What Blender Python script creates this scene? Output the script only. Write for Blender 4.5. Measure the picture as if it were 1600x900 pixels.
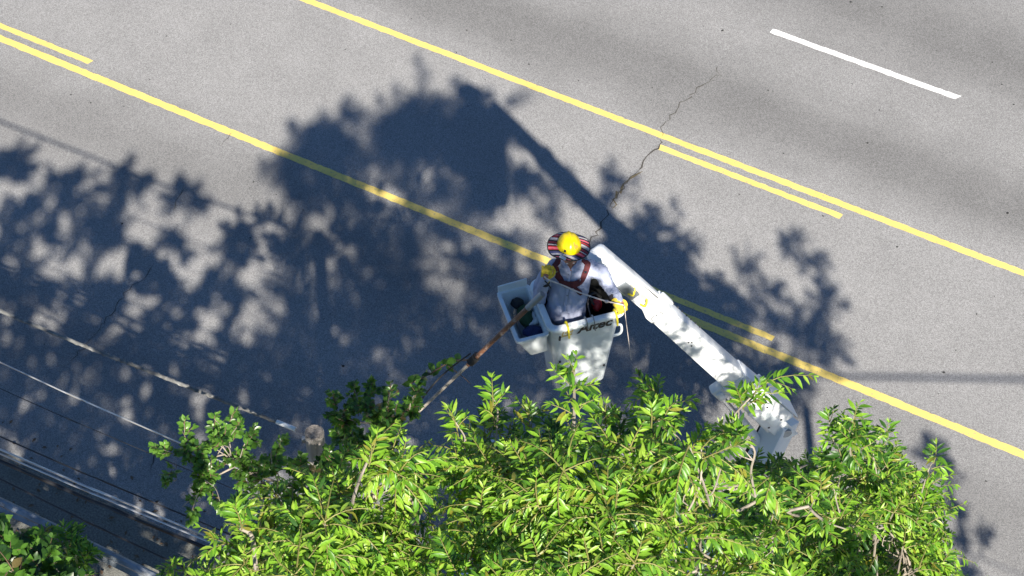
import bpy, bmesh, math, random
import numpy as np
from mathutils import Vector, Matrix, noise
from mathutils.bvhtree import BVHTree

for o in list(bpy.data.objects): bpy.data.objects.remove(o)
scn = bpy.context.scene
COL = scn.collection
R = math.radians

# ------------------------------------------------------------------ camera
FPX, PITCH, CAMH = 3300.0, R(51.78), 25.0
cam = bpy.data.cameras.new('camera')
cam.sensor_width = 36.0
cam.lens = 36.0 * FPX / 1600.0
cam.clip_end = 2000
camo = bpy.data.objects.new('camera', cam); COL.objects.link(camo)
camo.location = (0, 0, CAMH)
camo.rotation_euler = (math.pi / 2 - PITCH, 0, 0)
scn.camera = camo

# ------------------------------------------------------------------ sky, sun, exposure
SUN_EL, SUN_AZ = R(40.4), R(6.5)            # azimuth counted from -Y (towards the viewer) to +X
SUNV = np.array([math.sin(SUN_AZ) * math.cos(SUN_EL), -math.cos(SUN_AZ) * math.cos(SUN_EL), math.sin(SUN_EL)])
world = bpy.data.worlds.new('World'); scn.world = world; world.use_nodes = True
wn = world.node_tree.nodes; wl = world.node_tree.links
sky = wn.new('ShaderNodeTexSky'); sky.sky_type = 'NISHITA'; sky.sun_disc = False
sky.sun_elevation = SUN_EL
sky.sun_rotation = math.pi - SUN_AZ
sky.air_density = 1.0; sky.dust_density = 0.0; sky.ozone_density = 7.0
bgn = wn['Background']; bgn.inputs['Strength'].default_value = 0.058
wl.new(sky.outputs['Color'], bgn.inputs['Color'])
sund = bpy.data.lights.new('sun', 'SUN'); sund.energy = 5.0; sund.angle = R(0.55); sund.color = (1.0, 0.93, 0.82)
suno = bpy.data.objects.new('sun', sund); COL.objects.link(suno)
suno.rotation_euler = Vector(SUNV).to_track_quat('Z', 'Y').to_euler()
suno.location = (2, -20, 40)
scn.view_settings.view_transform = 'Standard'
scn.view_settings.look = 'None'
scn.view_settings.exposure = 1.15
scn.view_settings.gamma = 1.0

# ------------------------------------------------------------------ coordinates
def at(px, py, z=0.0):
    """world point at height z that the photograph shows at pixel px,py of 1600x900"""
    x = (px - 800) / FPX; y = (450 - py) / FPX
    d = np.array([x, math.cos(PITCH) + y * math.sin(PITCH), -math.sin(PITCH) + y * math.cos(PITCH)])
    return np.array([0, 0, CAMH]) + d * ((z - CAMH) / d[2])
def aty(px, py, Y):
    x = (px - 800) / FPX; y = (450 - py) / FPX
    d = np.array([x, math.cos(PITCH) + y * math.sin(PITCH), -math.sin(PITCH) + y * math.cos(PITCH)])
    return np.array([0, 0, CAMH]) + d * (Y / d[1])
def proj(P):
    P = np.atleast_2d(P) - [0, 0, CAMH]
    dep = P[:, 1] * math.cos(PITCH) - P[:, 2] * math.sin(PITCH)
    up = P[:, 1] * math.sin(PITCH) + P[:, 2] * math.cos(PITCH)
    return 800 + FPX * P[:, 0] / dep, 450 - FPX * up / dep, dep
def caster(px, py, z):
    """point at height z whose sun shadow falls on the ground at pixel px,py"""
    return at(px, py, 0) + SUNV * (z / SUNV[2])
RA = np.array([-8.5058, 24.9652, 0.0]); RU = np.array([.885039, -.465517, 0]); RN = np.array([.465517, .885039, 0])
RANG = math.atan2(RU[1], RU[0])
def st(s, t, z=0.0): return RA + RU * s + RN * t + np.array([0, 0, z])

# ------------------------------------------------------------------ object helpers
def tag(o, label=None, cat=None, group=None, kind=None):
    if label: o['label'] = label
    if cat: o['category'] = cat
    if group: o['group'] = group
    if kind: o['kind'] = kind
    return o
def empty(name, loc):
    o = bpy.data.objects.new(name, None); COL.objects.link(o)
    o.location = loc; o.empty_display_size = .2
    return o
def origin_of(parent):
    v = np.zeros(3)
    while parent is not None:
        v += np.array(parent.location); parent = parent.parent
    return v
def link(name, me, parent=None):
    o = bpy.data.objects.new(name, me); COL.objects.link(o)
    if parent is not None: o.parent = parent
    return o
def smooth(me, ang=40):
    n = len(me.polygons)
    me.polygons.foreach_set('use_smooth', [True] * n)
    if ang is not None:
        try: me.set_sharp_from_angle(angle=R(ang))
        except Exception: pass
def obj(name, vf, mat, parent=None, sm=40, loc=None):
    """vf = (verts, faces) in world space -> mesh object; mesh kept relative to the parent's (or its own) origin"""
    v, f = vf
    v = np.asarray(v, float)
    base = origin_of(parent) if parent is not None else (np.array(loc, float) if loc is not None else np.zeros(3))
    me = bpy.data.meshes.new(name)
    me.from_pydata([tuple(q) for q in (v - base)], [], [tuple(int(i) for i in q) for q in f])
    me.validate(); me.update()
    if sm is not None: smooth(me, sm)
    if mat: me.materials.append(mat)
    o = link(name, me, parent)
    if parent is None and loc is not None: o.location = loc
    return o
def join(*parts):
    V = []; F = []; k = 0
    for v, f in parts:
        v = np.asarray(v, float)
        V.append(v); F += [tuple(i + k for i in q) for q in f]; k += len(v)
    return np.concatenate(V), F
def from_bm(bm):
    bm.verts.index_update()
    v = np.array([tuple(q.co) for q in bm.verts]); f = [tuple(q.index for q in p.verts) for p in bm.faces]
    bm.free(); return v, f
def xf(vf, M):
    v, f = vf; M = np.array(M)
    return np.asarray(v) @ M[:3, :3].T + M[:3, 3], f
def hexa(c8, bev=0.0, seg=2):
    """eight corners (4 bottom ccw, 4 top ccw) -> bevelled block"""
    bm = bmesh.new()
    vs = [bm.verts.new(tuple(q)) for q in c8]
    for q in ((3, 2, 1, 0), (4, 5, 6, 7), (0, 1, 5, 4), (1, 2, 6, 5), (2, 3, 7, 6), (3, 0, 4, 7)):
        bm.faces.new([vs[i] for i in q])
    bmesh.ops.recalc_face_normals(bm, faces=bm.faces)
    if bev: bmesh.ops.bevel(bm, geom=list(bm.edges), offset=bev, segments=seg, affect='EDGES', profile=.5)
    return from_bm(bm)
def box(c, sx, sy, sz, bev=0.0, seg=2, M=None):
    hx, hy, hz = sx / 2, sy / 2, sz / 2
    c8 = [(-hx, -hy, -hz), (hx, -hy, -hz), (hx, hy, -hz), (-hx, hy, -hz), (-hx, -hy, hz), (hx, -hy, hz), (hx, hy, hz), (-hx, hy, hz)]
    c8 = [np.array(q) + np.array(c) for q in c8]
    r = hexa(c8, bev, seg)
    return xf(r, M) if M is not None else r
def frame_dirs(P):
    T = np.gradient(P, axis=0); T /= np.linalg.norm(T, axis=1)[:, None] + 1e-9
    ref = np.array([0, 0, 1.0]) if abs(T[0][2]) < .85 else np.array([1.0, 0, 0])
    n = np.cross(T[0], ref); n /= np.linalg.norm(n); N = [n]
    for i in range(1, len(P)):
        n = N[-1] - T[i] * (N[-1] @ T[i]); n /= np.linalg.norm(n) + 1e-9; N.append(n)
    N = np.array(N); return T, N, np.cross(T, N)
def tube(P, r, n=8, cap=True, flat=1.0):
    P = np.asarray(P, float); r = np.broadcast_to(np.asarray(r, float), (len(P),))
    T, N, B = frame_dirs(P)
    a = np.linspace(0, 2 * math.pi, n, endpoint=False)
    V = P[:, None] + (N[:, None] * np.cos(a)[None, :, None] + flat * B[:, None] * np.sin(a)[None, :, None]) * r[:, None, None]
    V = V.reshape(-1, 3); F = []
    for i in range(len(P) - 1):
        for j in range(n):
            k = (j + 1) % n
            F.append((i * n + j, i * n + k, (i + 1) * n + k, (i + 1) * n + j))
    if cap:
        F.append(tuple(range(n - 1, -1, -1))); F.append(tuple((len(P) - 1) * n + j for j in range(n)))
    return V, F
def bez(pts, m=12):
    """Catmull-Rom through pts"""
    pts = [np.array(p, float) for p in pts]
    pts = [2 * pts[0] - pts[1]] + pts + [2 * pts[-1] - pts[-2]]
    out = []
    for i in range(1, len(pts) - 2):
        p0, p1, p2, p3 = pts[i - 1:i + 3]
        for t in np.linspace(0, 1, m, endpoint=False):
            out.append(.5 * ((2 * p1) + (-p0 + p2) * t + (2 * p0 - 5 * p1 + 4 * p2 - p3) * t * t + (-p0 + 3 * p1 - 3 * p2 + p3) * t ** 3))
    out.append(pts[-2]); return np.array(out)
def ellipsoid(c, r, M=None, nu=20, nv=12):
    V = [];
    for i in range(nv + 1):
        th = math.pi * i / nv
        for j in range(nu):
            ph = 2 * math.pi * j / nu
            V.append((r[0] * math.sin(th) * math.cos(ph), r[1] * math.sin(th) * math.sin(ph), r[2] * math.cos(th)))
    V = np.array(V)
    if M is not None: V = V @ np.array(M)[:3, :3].T
    V = V + np.array(c); F = []
    for i in range(nv):
        for j in range(nu):
            k = (j + 1) % nu
            F.append((i * nu + j, (i + 1) * nu + j, (i + 1) * nu + k, i * nu + k))
    return V, F
def loft(rings, cap0=True, cap1=True, closed=True):
    n = len(rings[0]); V = np.concatenate([np.asarray(r, float) for r in rings]); F = []
    for i in range(len(rings) - 1):
        for j in range(n if closed else n - 1):
            k = (j + 1) % n
            F.append((i * n + j, i * n + k, (i + 1) * n + k, (i + 1) * n + j))
    if cap0: F.append(tuple(range(n - 1, -1, -1)))
    if cap1: F.append(tuple((len(rings) - 1) * n + j for j in range(n)))
    return V, F
def fused(vf, voxel, smooth_it=6, sub=0):
    """overlapping closed shapes -> one continuous skin"""
    v, f = vf
    me = bpy.data.meshes.new('tmp'); me.from_pydata([tuple(q) for q in v], [], [tuple(int(i) for i in q) for q in f])
    bm = bmesh.new(); bm.from_mesh(me); bmesh.ops.remove_doubles(bm, verts=bm.verts, dist=1e-5)
    bmesh.ops.recalc_face_normals(bm, faces=bm.faces); bm.to_mesh(me); bm.free()
    o = bpy.data.objects.new('tmp', me); COL.objects.link(o)
    m = o.modifiers.new('r', 'REMESH'); m.mode = 'VOXEL'; m.voxel_size = voxel
    if smooth_it:
        s = o.modifiers.new('s', 'SMOOTH'); s.factor = .5; s.iterations = smooth_it
    dg = bpy.context.evaluated_depsgraph_get(); ev = o.evaluated_get(dg); m2 = ev.to_mesh()
    n = len(m2.vertices); V = np.zeros(n * 3); m2.vertices.foreach_get('co', V); V = V.reshape(-1, 3)
    F = [tuple(p.vertices) for p in m2.polygons]
    ev.to_mesh_clear(); bpy.data.objects.remove(o); bpy.data.meshes.remove(me)
    return V, F
def vnormals(V, F):
    me = bpy.data.meshes.new('t'); me.from_pydata([tuple(q) for q in V], [], F); me.update()
    N = np.array([tuple(v.normal) for v in me.vertices]); bpy.data.meshes.remove(me); return N

# ------------------------------------------------------------------ materials
def mat(name, col, rough=.5, var=0.0, scale=8.0, bump=0.0, bscale=60.0, spec=.5, metal=0.0, dirt=None, dscale=3.0, damt=.5, stretch=(1, 1, 1), coat=0.0, trans=0.0):
    m = bpy.data.materials.new(name); m.use_nodes = True
    nt = m.node_tree; N = nt.nodes; L = nt.links; b = N['Principled BSDF']
    b.inputs['Roughness'].default_value = rough
    b.inputs['Specular IOR Level'].default_value = spec
    b.inputs['Metallic'].default_value = metal
    b.inputs['Coat Weight'].default_value = coat
    b.inputs['Base Color'].default_value = (*col, 1)
    tc = N.new('ShaderNodeTexCoord'); mp = N.new('ShaderNodeMapping'); mp.inputs['Scale'].default_value = stretch
    L.new(tc.outputs['Object'], mp.inputs['Vector'])
    last = None
    if var:
        n = N.new('ShaderNodeTexNoise'); n.inputs['Scale'].default_value = scale; n.inputs['Detail'].default_value = 5
        L.new(mp.outputs[0], n.inputs['Vector'])
        r = N.new('ShaderNodeMapRange'); r.inputs['From Min'].default_value = .3; r.inputs['From Max'].default_value = .7
        r.inputs['To Min'].default_value = 1 - var; r.inputs['To Max'].default_value = 1 + var
        L.new(n.outputs['Fac'], r.inputs['Value'])
        x = N.new('ShaderNodeVectorMath'); x.operation = 'SCALE'; x.inputs[0].default_value = col
        L.new(r.outputs[0], x.inputs['Scale']); last = x.outputs[0]
    if dirt:
        n = N.new('ShaderNodeTexNoise'); n.inputs['Scale'].default_value = dscale; n.inputs['Detail'].default_value = 8; n.inputs['Roughness'].default_value = .65
        L.new(mp.outputs[0], n.inputs['Vector'])
        r = N.new('ShaderNodeMapRange'); r.inputs['From Min'].default_value = .5; r.inputs['From Max'].default_value = .72
        r.inputs['To Max'].default_value = damt
        L.new(n.outputs['Fac'], r.inputs['Value'])
        x = N.new('ShaderNodeMix'); x.data_type = 'RGBA'
        L.new(r.outputs[0], x.inputs[0]); x.inputs[7].default_value = (*dirt, 1)
        if last: L.new(last, x.inputs[6])
        else: x.inputs[6].default_value = (*col, 1)
        last = x.outputs[2]
    if last: L.new(last, b.inputs['Base Color'])
    if bump:
        n = N.new('ShaderNodeTexNoise'); n.inputs['Scale'].default_value = bscale; n.inputs['Detail'].default_value = 4
        L.new(mp.outputs[0], n.inputs['Vector'])
        bp = N.new('ShaderNodeBump'); bp.inputs['Strength'].default_value = bump; bp.inputs['Distance'].default_value = .02
        L.new(n.outputs['Fac'], bp.inputs['Height']); L.new(bp.outputs[0], b.inputs['Normal'])
    return m
def leafmat(name, col, tcol, rough=.38):
    m = bpy.data.materials.new(name); m.use_nodes = True
    nt = m.node_tree; N = nt.nodes; L = nt.links; b = N['Principled BSDF']; out = N['Material Output']
    tc = N.new('ShaderNodeTexCoord')
    n = N.new('ShaderNodeTexNoise'); n.inputs['Scale'].default_value = 9; n.inputs['Detail'].default_value = 3
    L.new(tc.outputs['Object'], n.inputs['Vector'])
    r = N.new('ShaderNodeMapRange'); r.inputs['From Min'].default_value = .3; r.inputs['From Max'].default_value = .7
    r.inputs['To Min'].default_value = .72; r.inputs['To Max'].default_value = 1.28
    L.new(n.outputs['Fac'], r.inputs['Value'])
    x = N.new('ShaderNodeVectorMath'); x.operation = 'SCALE'; x.inputs[0].default_value = col; L.new(r.outputs[0], x.inputs['Scale'])
    L.new(x.outputs[0], b.inputs['Base Color'])
    b.inputs['Roughness'].default_value = rough; b.inputs['Specular IOR Level'].default_value = .45
    t = N.new('ShaderNodeBsdfTranslucent'); t.inputs['Color'].default_value = (*tcol, 1)
    mx = N.new('ShaderNodeMixShader'); mx.inputs[0].default_value = .38
    L.new(b.outputs[0], mx.inputs[1]); L.new(t.outputs[0], mx.inputs[2]); L.new(mx.outputs[0], out.inputs['Surface'])
    return m

def asphalt_material():
    m = bpy.data.materials.new('asphalt'); m.use_nodes = True
    nt = m.node_tree; N = nt.nodes; L = nt.links; b = N['Principled BSDF']
    tc = N.new('ShaderNodeTexCoord'); sp = N.new('ShaderNodeSeparateXYZ'); L.new(tc.outputs['Object'], sp.inputs[0])
    mp = N.new('ShaderNodeMapping'); mp.inputs['Scale'].default_value = (.16, 1.1, 1); L.new(tc.outputs['Object'], mp.inputs['Vector'])
    n1 = N.new('ShaderNodeTexNoise'); n1.inputs['Scale'].default_value = 1.0; n1.inputs['Detail'].default_value = 4; L.new(mp.outputs[0], n1.inputs['Vector'])
    wob = N.new('ShaderNodeMath'); wob.operation = 'MULTIPLY_ADD'; wob.inputs[1].default_value = 1.3
    L.new(n1.outputs['Fac'], wob.inputs[0]); L.new(sp.outputs['Y'], wob.inputs[2])
    mr = N.new('ShaderNodeMapRange'); mr.inputs['From Min'].default_value = -8 + .65; mr.inputs['From Max'].default_value = 16 + .65; L.new(wob.outputs[0], mr.inputs['Value'])
    cr = N.new('ShaderNodeValToRGB'); L.new(mr.outputs[0], cr.inputs[0]); cr.color_ramp.interpolation = 'B_SPLINE'
    stops = [(-8, .92), (-5.6, .98), (-4.6, .70), (-3.6, 1.0), (-2.3, 1.0), (-1.15, .68), (-.3, .84), (.3, 1.03), (2.9, 1.05), (3.5, .94), (4.45, .52), (5.3, .98), (6.3, .96), (7.3, .50), (8.6, .95), (16, .86)]
    e = cr.color_ramp.elements
    while len(e) < len(stops): e.new(.5)
    for i, (t, v) in enumerate(stops):
        e[i].position = (t + 8) / 24; e[i].color = (v, v, v, 1)
    # mottling
    n2 = N.new('ShaderNodeTexNoise'); n2.inputs['Scale'].default_value = .9; n2.inputs['Detail'].default_value = 7; n2.inputs['Roughness'].default_value = .6; L.new(tc.outputs['Object'], n2.inputs['Vector'])
    r2 = N.new('ShaderNodeMapRange'); r2.inputs['From Min'].default_value = .25; r2.inputs['From Max'].default_value = .75; r2.inputs['To Min'].default_value = .9; r2.inputs['To Max'].default_value = 1.1; L.new(n2.outputs['Fac'], r2.inputs['Value'])
    # aggregate grain, two sizes
    n3 = N.new('ShaderNodeTexNoise'); n3.inputs['Scale'].default_value = 85; n3.inputs['Detail'].default_value = 3; n3.inputs['Roughness'].default_value = .75; L.new(tc.outputs['Object'], n3.inputs['Vector'])
    r3 = N.new('ShaderNodeMapRange'); r3.inputs['From Min'].default_value = .3; r3.inputs['From Max'].default_value = .7; r3.inputs['To Min'].default_value = .6; r3.inputs['To Max'].default_value = 1.4; L.new(n3.outputs['Fac'], r3.inputs['Value'])
    vo = N.new('ShaderNodeTexVoronoi'); vo.inputs['Scale'].default_value = 85; L.new(tc.outputs['Object'], vo.inputs['Vector'])
    sv = N.new('ShaderNodeSeparateColor'); L.new(vo.outputs['Color'], sv.inputs[0])
    r4 = N.new('ShaderNodeMapRange'); r4.inputs['To Min'].default_value = .7; r4.inputs['To Max'].default_value = 1.3; L.new(sv.outputs[0], r4.inputs['Value'])
    def mul(a, c):
        q = N.new('ShaderNodeMath'); q.operation = 'MULTIPLY'; L.new(a, q.inputs[0]); L.new(c, q.inputs[1]); return q.outputs[0]
    # fine dark pits
    n5 = N.new('ShaderNodeTexNoise'); n5.inputs['Scale'].default_value = 15; n5.inputs['Detail'].default_value = 6; n5.inputs['Roughness'].default_value = .8; L.new(tc.outputs['Object'], n5.inputs['Vector'])
    r5 = N.new('ShaderNodeMapRange'); r5.inputs['From Min'].default_value = .31; r5.inputs['From Max'].default_value = .39; r5.inputs['To Min'].default_value = .45; r5.inputs['To Max'].default_value = 1; L.new(n5.outputs['Fac'], r5.inputs['Value'])
    tot = mul(mul(mul(mul(cr.outputs[0], r2.outputs[0]), r3.outputs[0]), r4.outputs[0]), r5.outputs[0])
    x = N.new('ShaderNodeVectorMath'); x.operation = 'SCALE'; x.inputs[0].default_value = (.224, .222, .221); L.new(tot, x.inputs['Scale'])
    L.new(x.outputs[0], b.inputs['Base Color']); b.inputs['Roughness'].default_value = .85; b.inputs['Specular IOR Level'].default_value = .25
    bp = N.new('ShaderNodeBump'); bp.inputs['Strength'].default_value = .35; bp.inputs['Distance'].default_value = .01; L.new(r3.outputs[0], bp.inputs['Height']); L.new(bp.outputs[0], b.inputs['Normal'])
    return m
def paint_material(name, col, wear, worn=(.2, .19, .18)):
    m = bpy.data.materials.new(name); m.use_nodes = True
    nt = m.node_tree; N = nt.nodes; L = nt.links; b = N['Principled BSDF']
    tc = N.new('ShaderNodeTexCoord')
    n1 = N.new('ShaderNodeTexNoise'); n1.inputs['Scale'].default_value = 22; n1.inputs['Detail'].default_value = 6; n1.inputs['Roughness'].default_value = .75; L.new(tc.outputs['Object'], n1.inputs['Vector'])
    r1 = N.new('ShaderNodeMapRange'); r1.inputs['From Min'].default_value = .5 + wear; r1.inputs['From Max'].default_value = .5 + wear + .1; r1.inputs['To Max'].default_value = .75; L.new(n1.outputs['Fac'], r1.inputs['Value'])
    n2 = N.new('ShaderNodeTexNoise'); n2.inputs['Scale'].default_value = 3; n2.inputs['Detail'].default_value = 5; L.new(tc.outputs['Object'], n2.inputs['Vector'])
    r2 = N.new('ShaderNodeMapRange'); r2.inputs['From Min'].default_value = .3; r2.inputs['From Max'].default_value = .7; r2.inputs['To Min'].default_value = .88; r2.inputs['To Max'].default_value = 1.1; L.new(n2.outputs['Fac'], r2.inputs['Value'])
    x = N.new('ShaderNodeVectorMath'); x.operation = 'SCALE'; x.inputs[0].default_value = col; L.new(r2.outputs[0], x.inputs['Scale'])
    mx = N.new('ShaderNodeMix'); mx.data_type = 'RGBA'; L.new(r1.outputs[0], mx.inputs[0]); L.new(x.outputs[0], mx.inputs[6]); mx.inputs[7].default_value = (*worn, 1)
    L.new(mx.outputs[2], b.inputs['Base Color']); b.inputs['Roughness'].default_value = .7
    return m

M = {}
M['asphalt'] = asphalt_material()
M['shoulder'] = mat('shoulder_chip', (.13, .13, .115), .9, .45, 38, .5, 60, dirt=(.08, .075, .055), dscale=4, damt=.6)
M['soil'] = mat('soil', (.055, .042, .03), .95, .5, 9, .6, 30)
M['litter'] = mat('dead_leaf', (.11, .07, .04), .8, .4, 20)
M['yellow_paint'] = paint_material('yellow_road_paint', (.66, .50, .13), .035)
M['white_paint'] = paint_material('white_road_paint', (.72, .72, .71), .05)
M['crack'] = mat('crack_fill', (.06, .056, .05), .95, .4, 20)
M['crack_dry'] = mat('crack_dry_grass', (.13, .105, .06), .95, .4, 30)
M['speck'] = mat('tar_speck', (.02, .02, .02), .8)
M['grp'] = mat('white_fibreglass', (.72, .77, .79), .3, .05, 5, .04, 40, dirt=(.42, .43, .42), dscale=5, damt=.45, coat=.2)
M['grp_lip'] = mat('fibreglass_lip', (.74, .79, .81), .35, .05, 7, dirt=(.42, .43, .42), dscale=9, damt=.5)
M['boom_paint'] = mat('white_boom_paint', (.72, .74, .75), .35, .05, 4, .02, 20, dirt=(.45, .45, .43), dscale=4, damt=.4)
M['truck_paint'] = mat('white_truck_paint', (.7, .72, .73), .3, .04, 4, dirt=(.4, .39, .37), dscale=3, damt=.4)
M['boom_glass'] = mat('boom_fibreglass_core', (.50, .47, .40), .4, .12, 4, dirt=(.3, .27, .22), dscale=6, damt=.5, stretch=(1, 1, 1))
M['dark_steel'] = mat('dark_steel', (.06, .06, .065), .45, .3, 12, metal=.6)
M['chrome'] = mat('cylinder_rod', (.5, .5, .5), .2, .1, 5, metal=1.0)
M['galv'] = mat('galvanised_steel', (.27, .30, .33), .45, .2, 6, metal=.55, dirt=(.22, .2, .17), dscale=5, damt=.6)
M['rust_post'] = mat('weathered_post', (.16, .13, .1), .85, .35, 8)
M['rubber'] = mat('black_rubber', (.018, .018, .018), .7, .2, 10)
M['black'] = mat('black_liner', (.022, .024, .025), .7, .3, 10)
M['letter'] = mat('letter_black', (.012, .012, .013), .4)
M['gold'] = mat('logo_gold', (.42, .35, .16), .4)
M['yel_plastic'] = mat('yellow_plastic', (.75, .62, .03), .4, .15, 10)
M['hat_yellow'] = mat('hard_hat_yellow', (.60, .46, .0), .3, .04, 9, dirt=(.4, .3, .05), dscale=14, damt=.25)
M['orange'] = mat('orange_decal', (.62, .25, .03), .5, .3, 60)
M['glove'] = mat('yellow_glove', (.72, .52, .04), .75, .2, 30, .3, 120, dirt=(.25, .18, .05), dscale=25, damt=.5)
M['cuff'] = mat('dark_cuff', (.03, .025, .03), .8)
M['shirt'] = mat('blue_shirt', (.34, .37, .49), .85, .05, 7, .12, 160)
M['button'] = mat('button', (.12, .13, .17), .4)
M['jeans'] = mat('navy_trousers', (.022, .026, .045), .9, .3, 25, .1, 200)
M['skin'] = mat('skin', (.34, .155, .1), .5, .12, 14, .05, 80)
M['hair'] = mat('dark_hair', (.025, .018, .014), .6)
M['eye'] = mat('eye', (.6, .58, .55), .2)
M['boot'] = mat('brown_boot', (.09, .05, .03), .6, .3, 12)
M['harness'] = mat('maroon_webbing', (.085, .012, .016), .8, .2, 40, .2, 200)
M['rope'] = mat('pale_rope', (.55, .48, .43), .8, .2, 60)
M['pole_wood'] = mat('pruner_pole_wood', (.15, .07, .04), .5, .5, 6, .1, 50, dirt=(.5, .42, .36), dscale=14, damt=.8)
M['pole_pale'] = mat('pruner_pole_pale', (.36, .32, .27), .6, .3, 9, dirt=(.12, .08, .05), dscale=12, damt=.7)
M['util_pole'] = mat('grey_pole_wood', (.33, .31, .29), .9, .25, 6, .4, 30, stretch=(4, 4, .6))
M['pole_top'] = mat('pole_end_grain', (.19, .17, .155), .95, .5, 40, .6, 40)
M['wire_black'] = mat('black_cable', (.02, .02, .022), .35, .2, 9)
M['wire_grey'] = mat('grey_cable', (.12, .12, .115), .5, .5, 7, dirt=(.34, .33, .31), dscale=18, damt=.6)
M['wire_bright'] = mat('bright_strand', (.62, .6, .57), .35, .1, 9, metal=.7)
M['insul'] = mat('white_insulator', (.8, .8, .8), .25)
M['bark'] = mat('pale_bark', (.26, .225, .185), .9, .35, 11, .3, 40, stretch=(1, 1, .3))
M['stem'] = mat('green_stem', (.17, .16, .045), .7, .3, 12)
M['stem_dark'] = mat('brown_stem', (.14, .085, .055), .7, .3, 12)
M['red'] = mat('red_plastic', (.42, .02, .02), .4, .2, 20)
M['green_cloth'] = mat('green_canvas', (.03, .07, .03), .9, .3, 20)
M['blue_cloth'] = mat('navy_cloth', (.02, .03, .10), .9, .3, 20)
M['rag'] = mat('white_rag', (.62, .63, .62), .9, .15, 20)
M['glass'] = mat('dark_window_glass', (.02, .03, .035), .05, spec=.6)
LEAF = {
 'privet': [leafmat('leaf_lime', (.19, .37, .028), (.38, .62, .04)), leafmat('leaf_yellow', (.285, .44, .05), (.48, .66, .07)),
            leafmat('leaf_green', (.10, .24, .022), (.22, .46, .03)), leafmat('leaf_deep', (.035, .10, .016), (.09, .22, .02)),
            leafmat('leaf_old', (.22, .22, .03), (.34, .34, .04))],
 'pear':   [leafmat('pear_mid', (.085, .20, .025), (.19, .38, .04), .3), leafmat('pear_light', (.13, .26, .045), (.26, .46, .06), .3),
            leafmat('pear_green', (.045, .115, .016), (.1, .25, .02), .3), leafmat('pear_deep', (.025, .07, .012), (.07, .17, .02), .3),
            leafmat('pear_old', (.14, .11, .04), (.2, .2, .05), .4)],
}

# ------------------------------------------------------------------ the ground and the road
def sheet(name, s0, s1, t0, t1, z, material, parent=None, ns=1, nt_=1):
    me = bpy.data.meshes.new(name)
    vs = [(s0, t0, 0), (s1, t0, 0), (s1, t1, 0), (s0, t1, 0)]
    me.from_pydata(vs, [], [(0, 1, 2, 3)]); me.materials.append(material)
    o = link(name, me, parent)
    if parent is None:
        o.location = RA + [0, 0, z]; o.rotation_euler = (0, 0, RANG)
    else: o.location = (0, 0, z)
    return o
ground = sheet('ground', -600, 600, -600, 600, -.06, M['soil']); tag(ground, kind='structure')
road = sheet('road', -300, 300, -6.75, 13.0, 0, M['asphalt']); tag(road, kind='structure')
shoulder = sheet('shoulder', -300, 300, -7.95, -6.7, .006, M['shoulder']); tag(shoulder, kind='structure')
# far pavement with kerb beyond the frame
kv, kf = box((0, 13.09, .05), 600, .18, .22, .02)
ko = obj('kerb', (kv, kf), M['shoulder']); ko.location = RA; ko.rotation_euler = (0, 0, RANG); tag(ko, kind='structure')

rng = random.Random(7)
def road_strip(name, s0, s1, tc, w, material, z=.004, step=.08, jit=.0075, ragged=0.0):
    """painted line with slightly uneven edges, built in road coordinates"""
    n = max(2, int((s1 - s0) / step)); V = []; F = []
    for i in range(n + 1):
        s = s0 + (s1 - s0) * i / n
        wv = w / 2
        dl = rng.uniform(-jit, jit); dh = rng.uniform(-jit, jit)
        es = rng.uniform(-ragged, ragged) if i in (0, n) else 0
        V += [(s + es, tc - wv + dl, 0), (s - es, tc + wv + dh, 0)]
        if i: F.append((2 * i - 2, 2 * i, 2 * i + 1, 2 * i - 1))
    me = bpy.data.meshes.new(name); me.from_pydata(V, [], F); me.materials.append(material)
    o = link(name, me, road); o.location = (0, 0, z); return o
road_strip('yellow_line', -60, 60, 0.0, .128, M['yellow_paint'])
road_strip('yellow_line', -60, 60, 3.145, .118, M['yellow_paint'])
for k in range(-3, 4):
    road_strip('yellow_dash', 10.5 + 12.2 * k, 13.85 + 12.2 * k, .245, .105, M['yellow_paint'], ragged=.03)
    road_strip('yellow_dash', 10.72 + 12.2 * k, 13.84 + 12.2 * k, 2.905, .105, M['yellow_paint'], ragged=.03)
    road_strip('white_dash', 11.27 + 12.2 * k, 14.56 + 12.2 * k, 6.13, .11, M['white_paint'], ragged=.05)
    road_strip('white_dash', 11.0 + 12.2 * k, 14.2 + 12.2 * k, -3.3, .12, M['white_paint'], ragged=.05)

def crack(pts, w, material, jit=.03, z=.006, parent=road):
    """ragged ribbon in road coordinates from pixel points"""
    P = [np.array([(at(x, y, 0) - RA) @ RU, (at(x, y, 0) - RA) @ RN]) for x, y in pts]
    Q = []
    for a, b in zip(P[:-1], P[1:]):
        n = max(1, int(np.linalg.norm(b - a) / .07))
        for i in range(n):
            Q.append(a + (b - a) * i / n + np.array([rng.gauss(0, jit), rng.gauss(0, jit)]))
    Q.append(P[-1]); V = []; F = []
    for i, q in enumerate(Q):
        d = Q[min(i + 1, len(Q) - 1)] - Q[max(i - 1, 0)]; d = d / (np.linalg.norm(d) + 1e-6)
        h = w * rng.uniform(.35, 1.2) * .5 * (1 if 0 < i < len(Q) - 1 else .2); nn = np.array([-d[1], d[0]])
        V += [(*(q - nn * h), 0), (*(q + nn * h), 0)]
        if i: F.append((2 * i - 2, 2 * i, 2 * i + 1, 2 * i - 1))
    me = bpy.data.meshes.new('crack'); me.from_pydata(V, [], F); me.materials.append(material)
    o = link('crack', me, parent); o.location = (0, 0, z); return o
crack([(1122, 100), (1120, 118), (1090, 138), (1065, 160), (1052, 182), (1036, 200), (1034, 214)], .016, M['crack'])
crack([(1034, 214), (1027, 232), (1008, 248), (996, 268)], .028, M['crack'])
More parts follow.
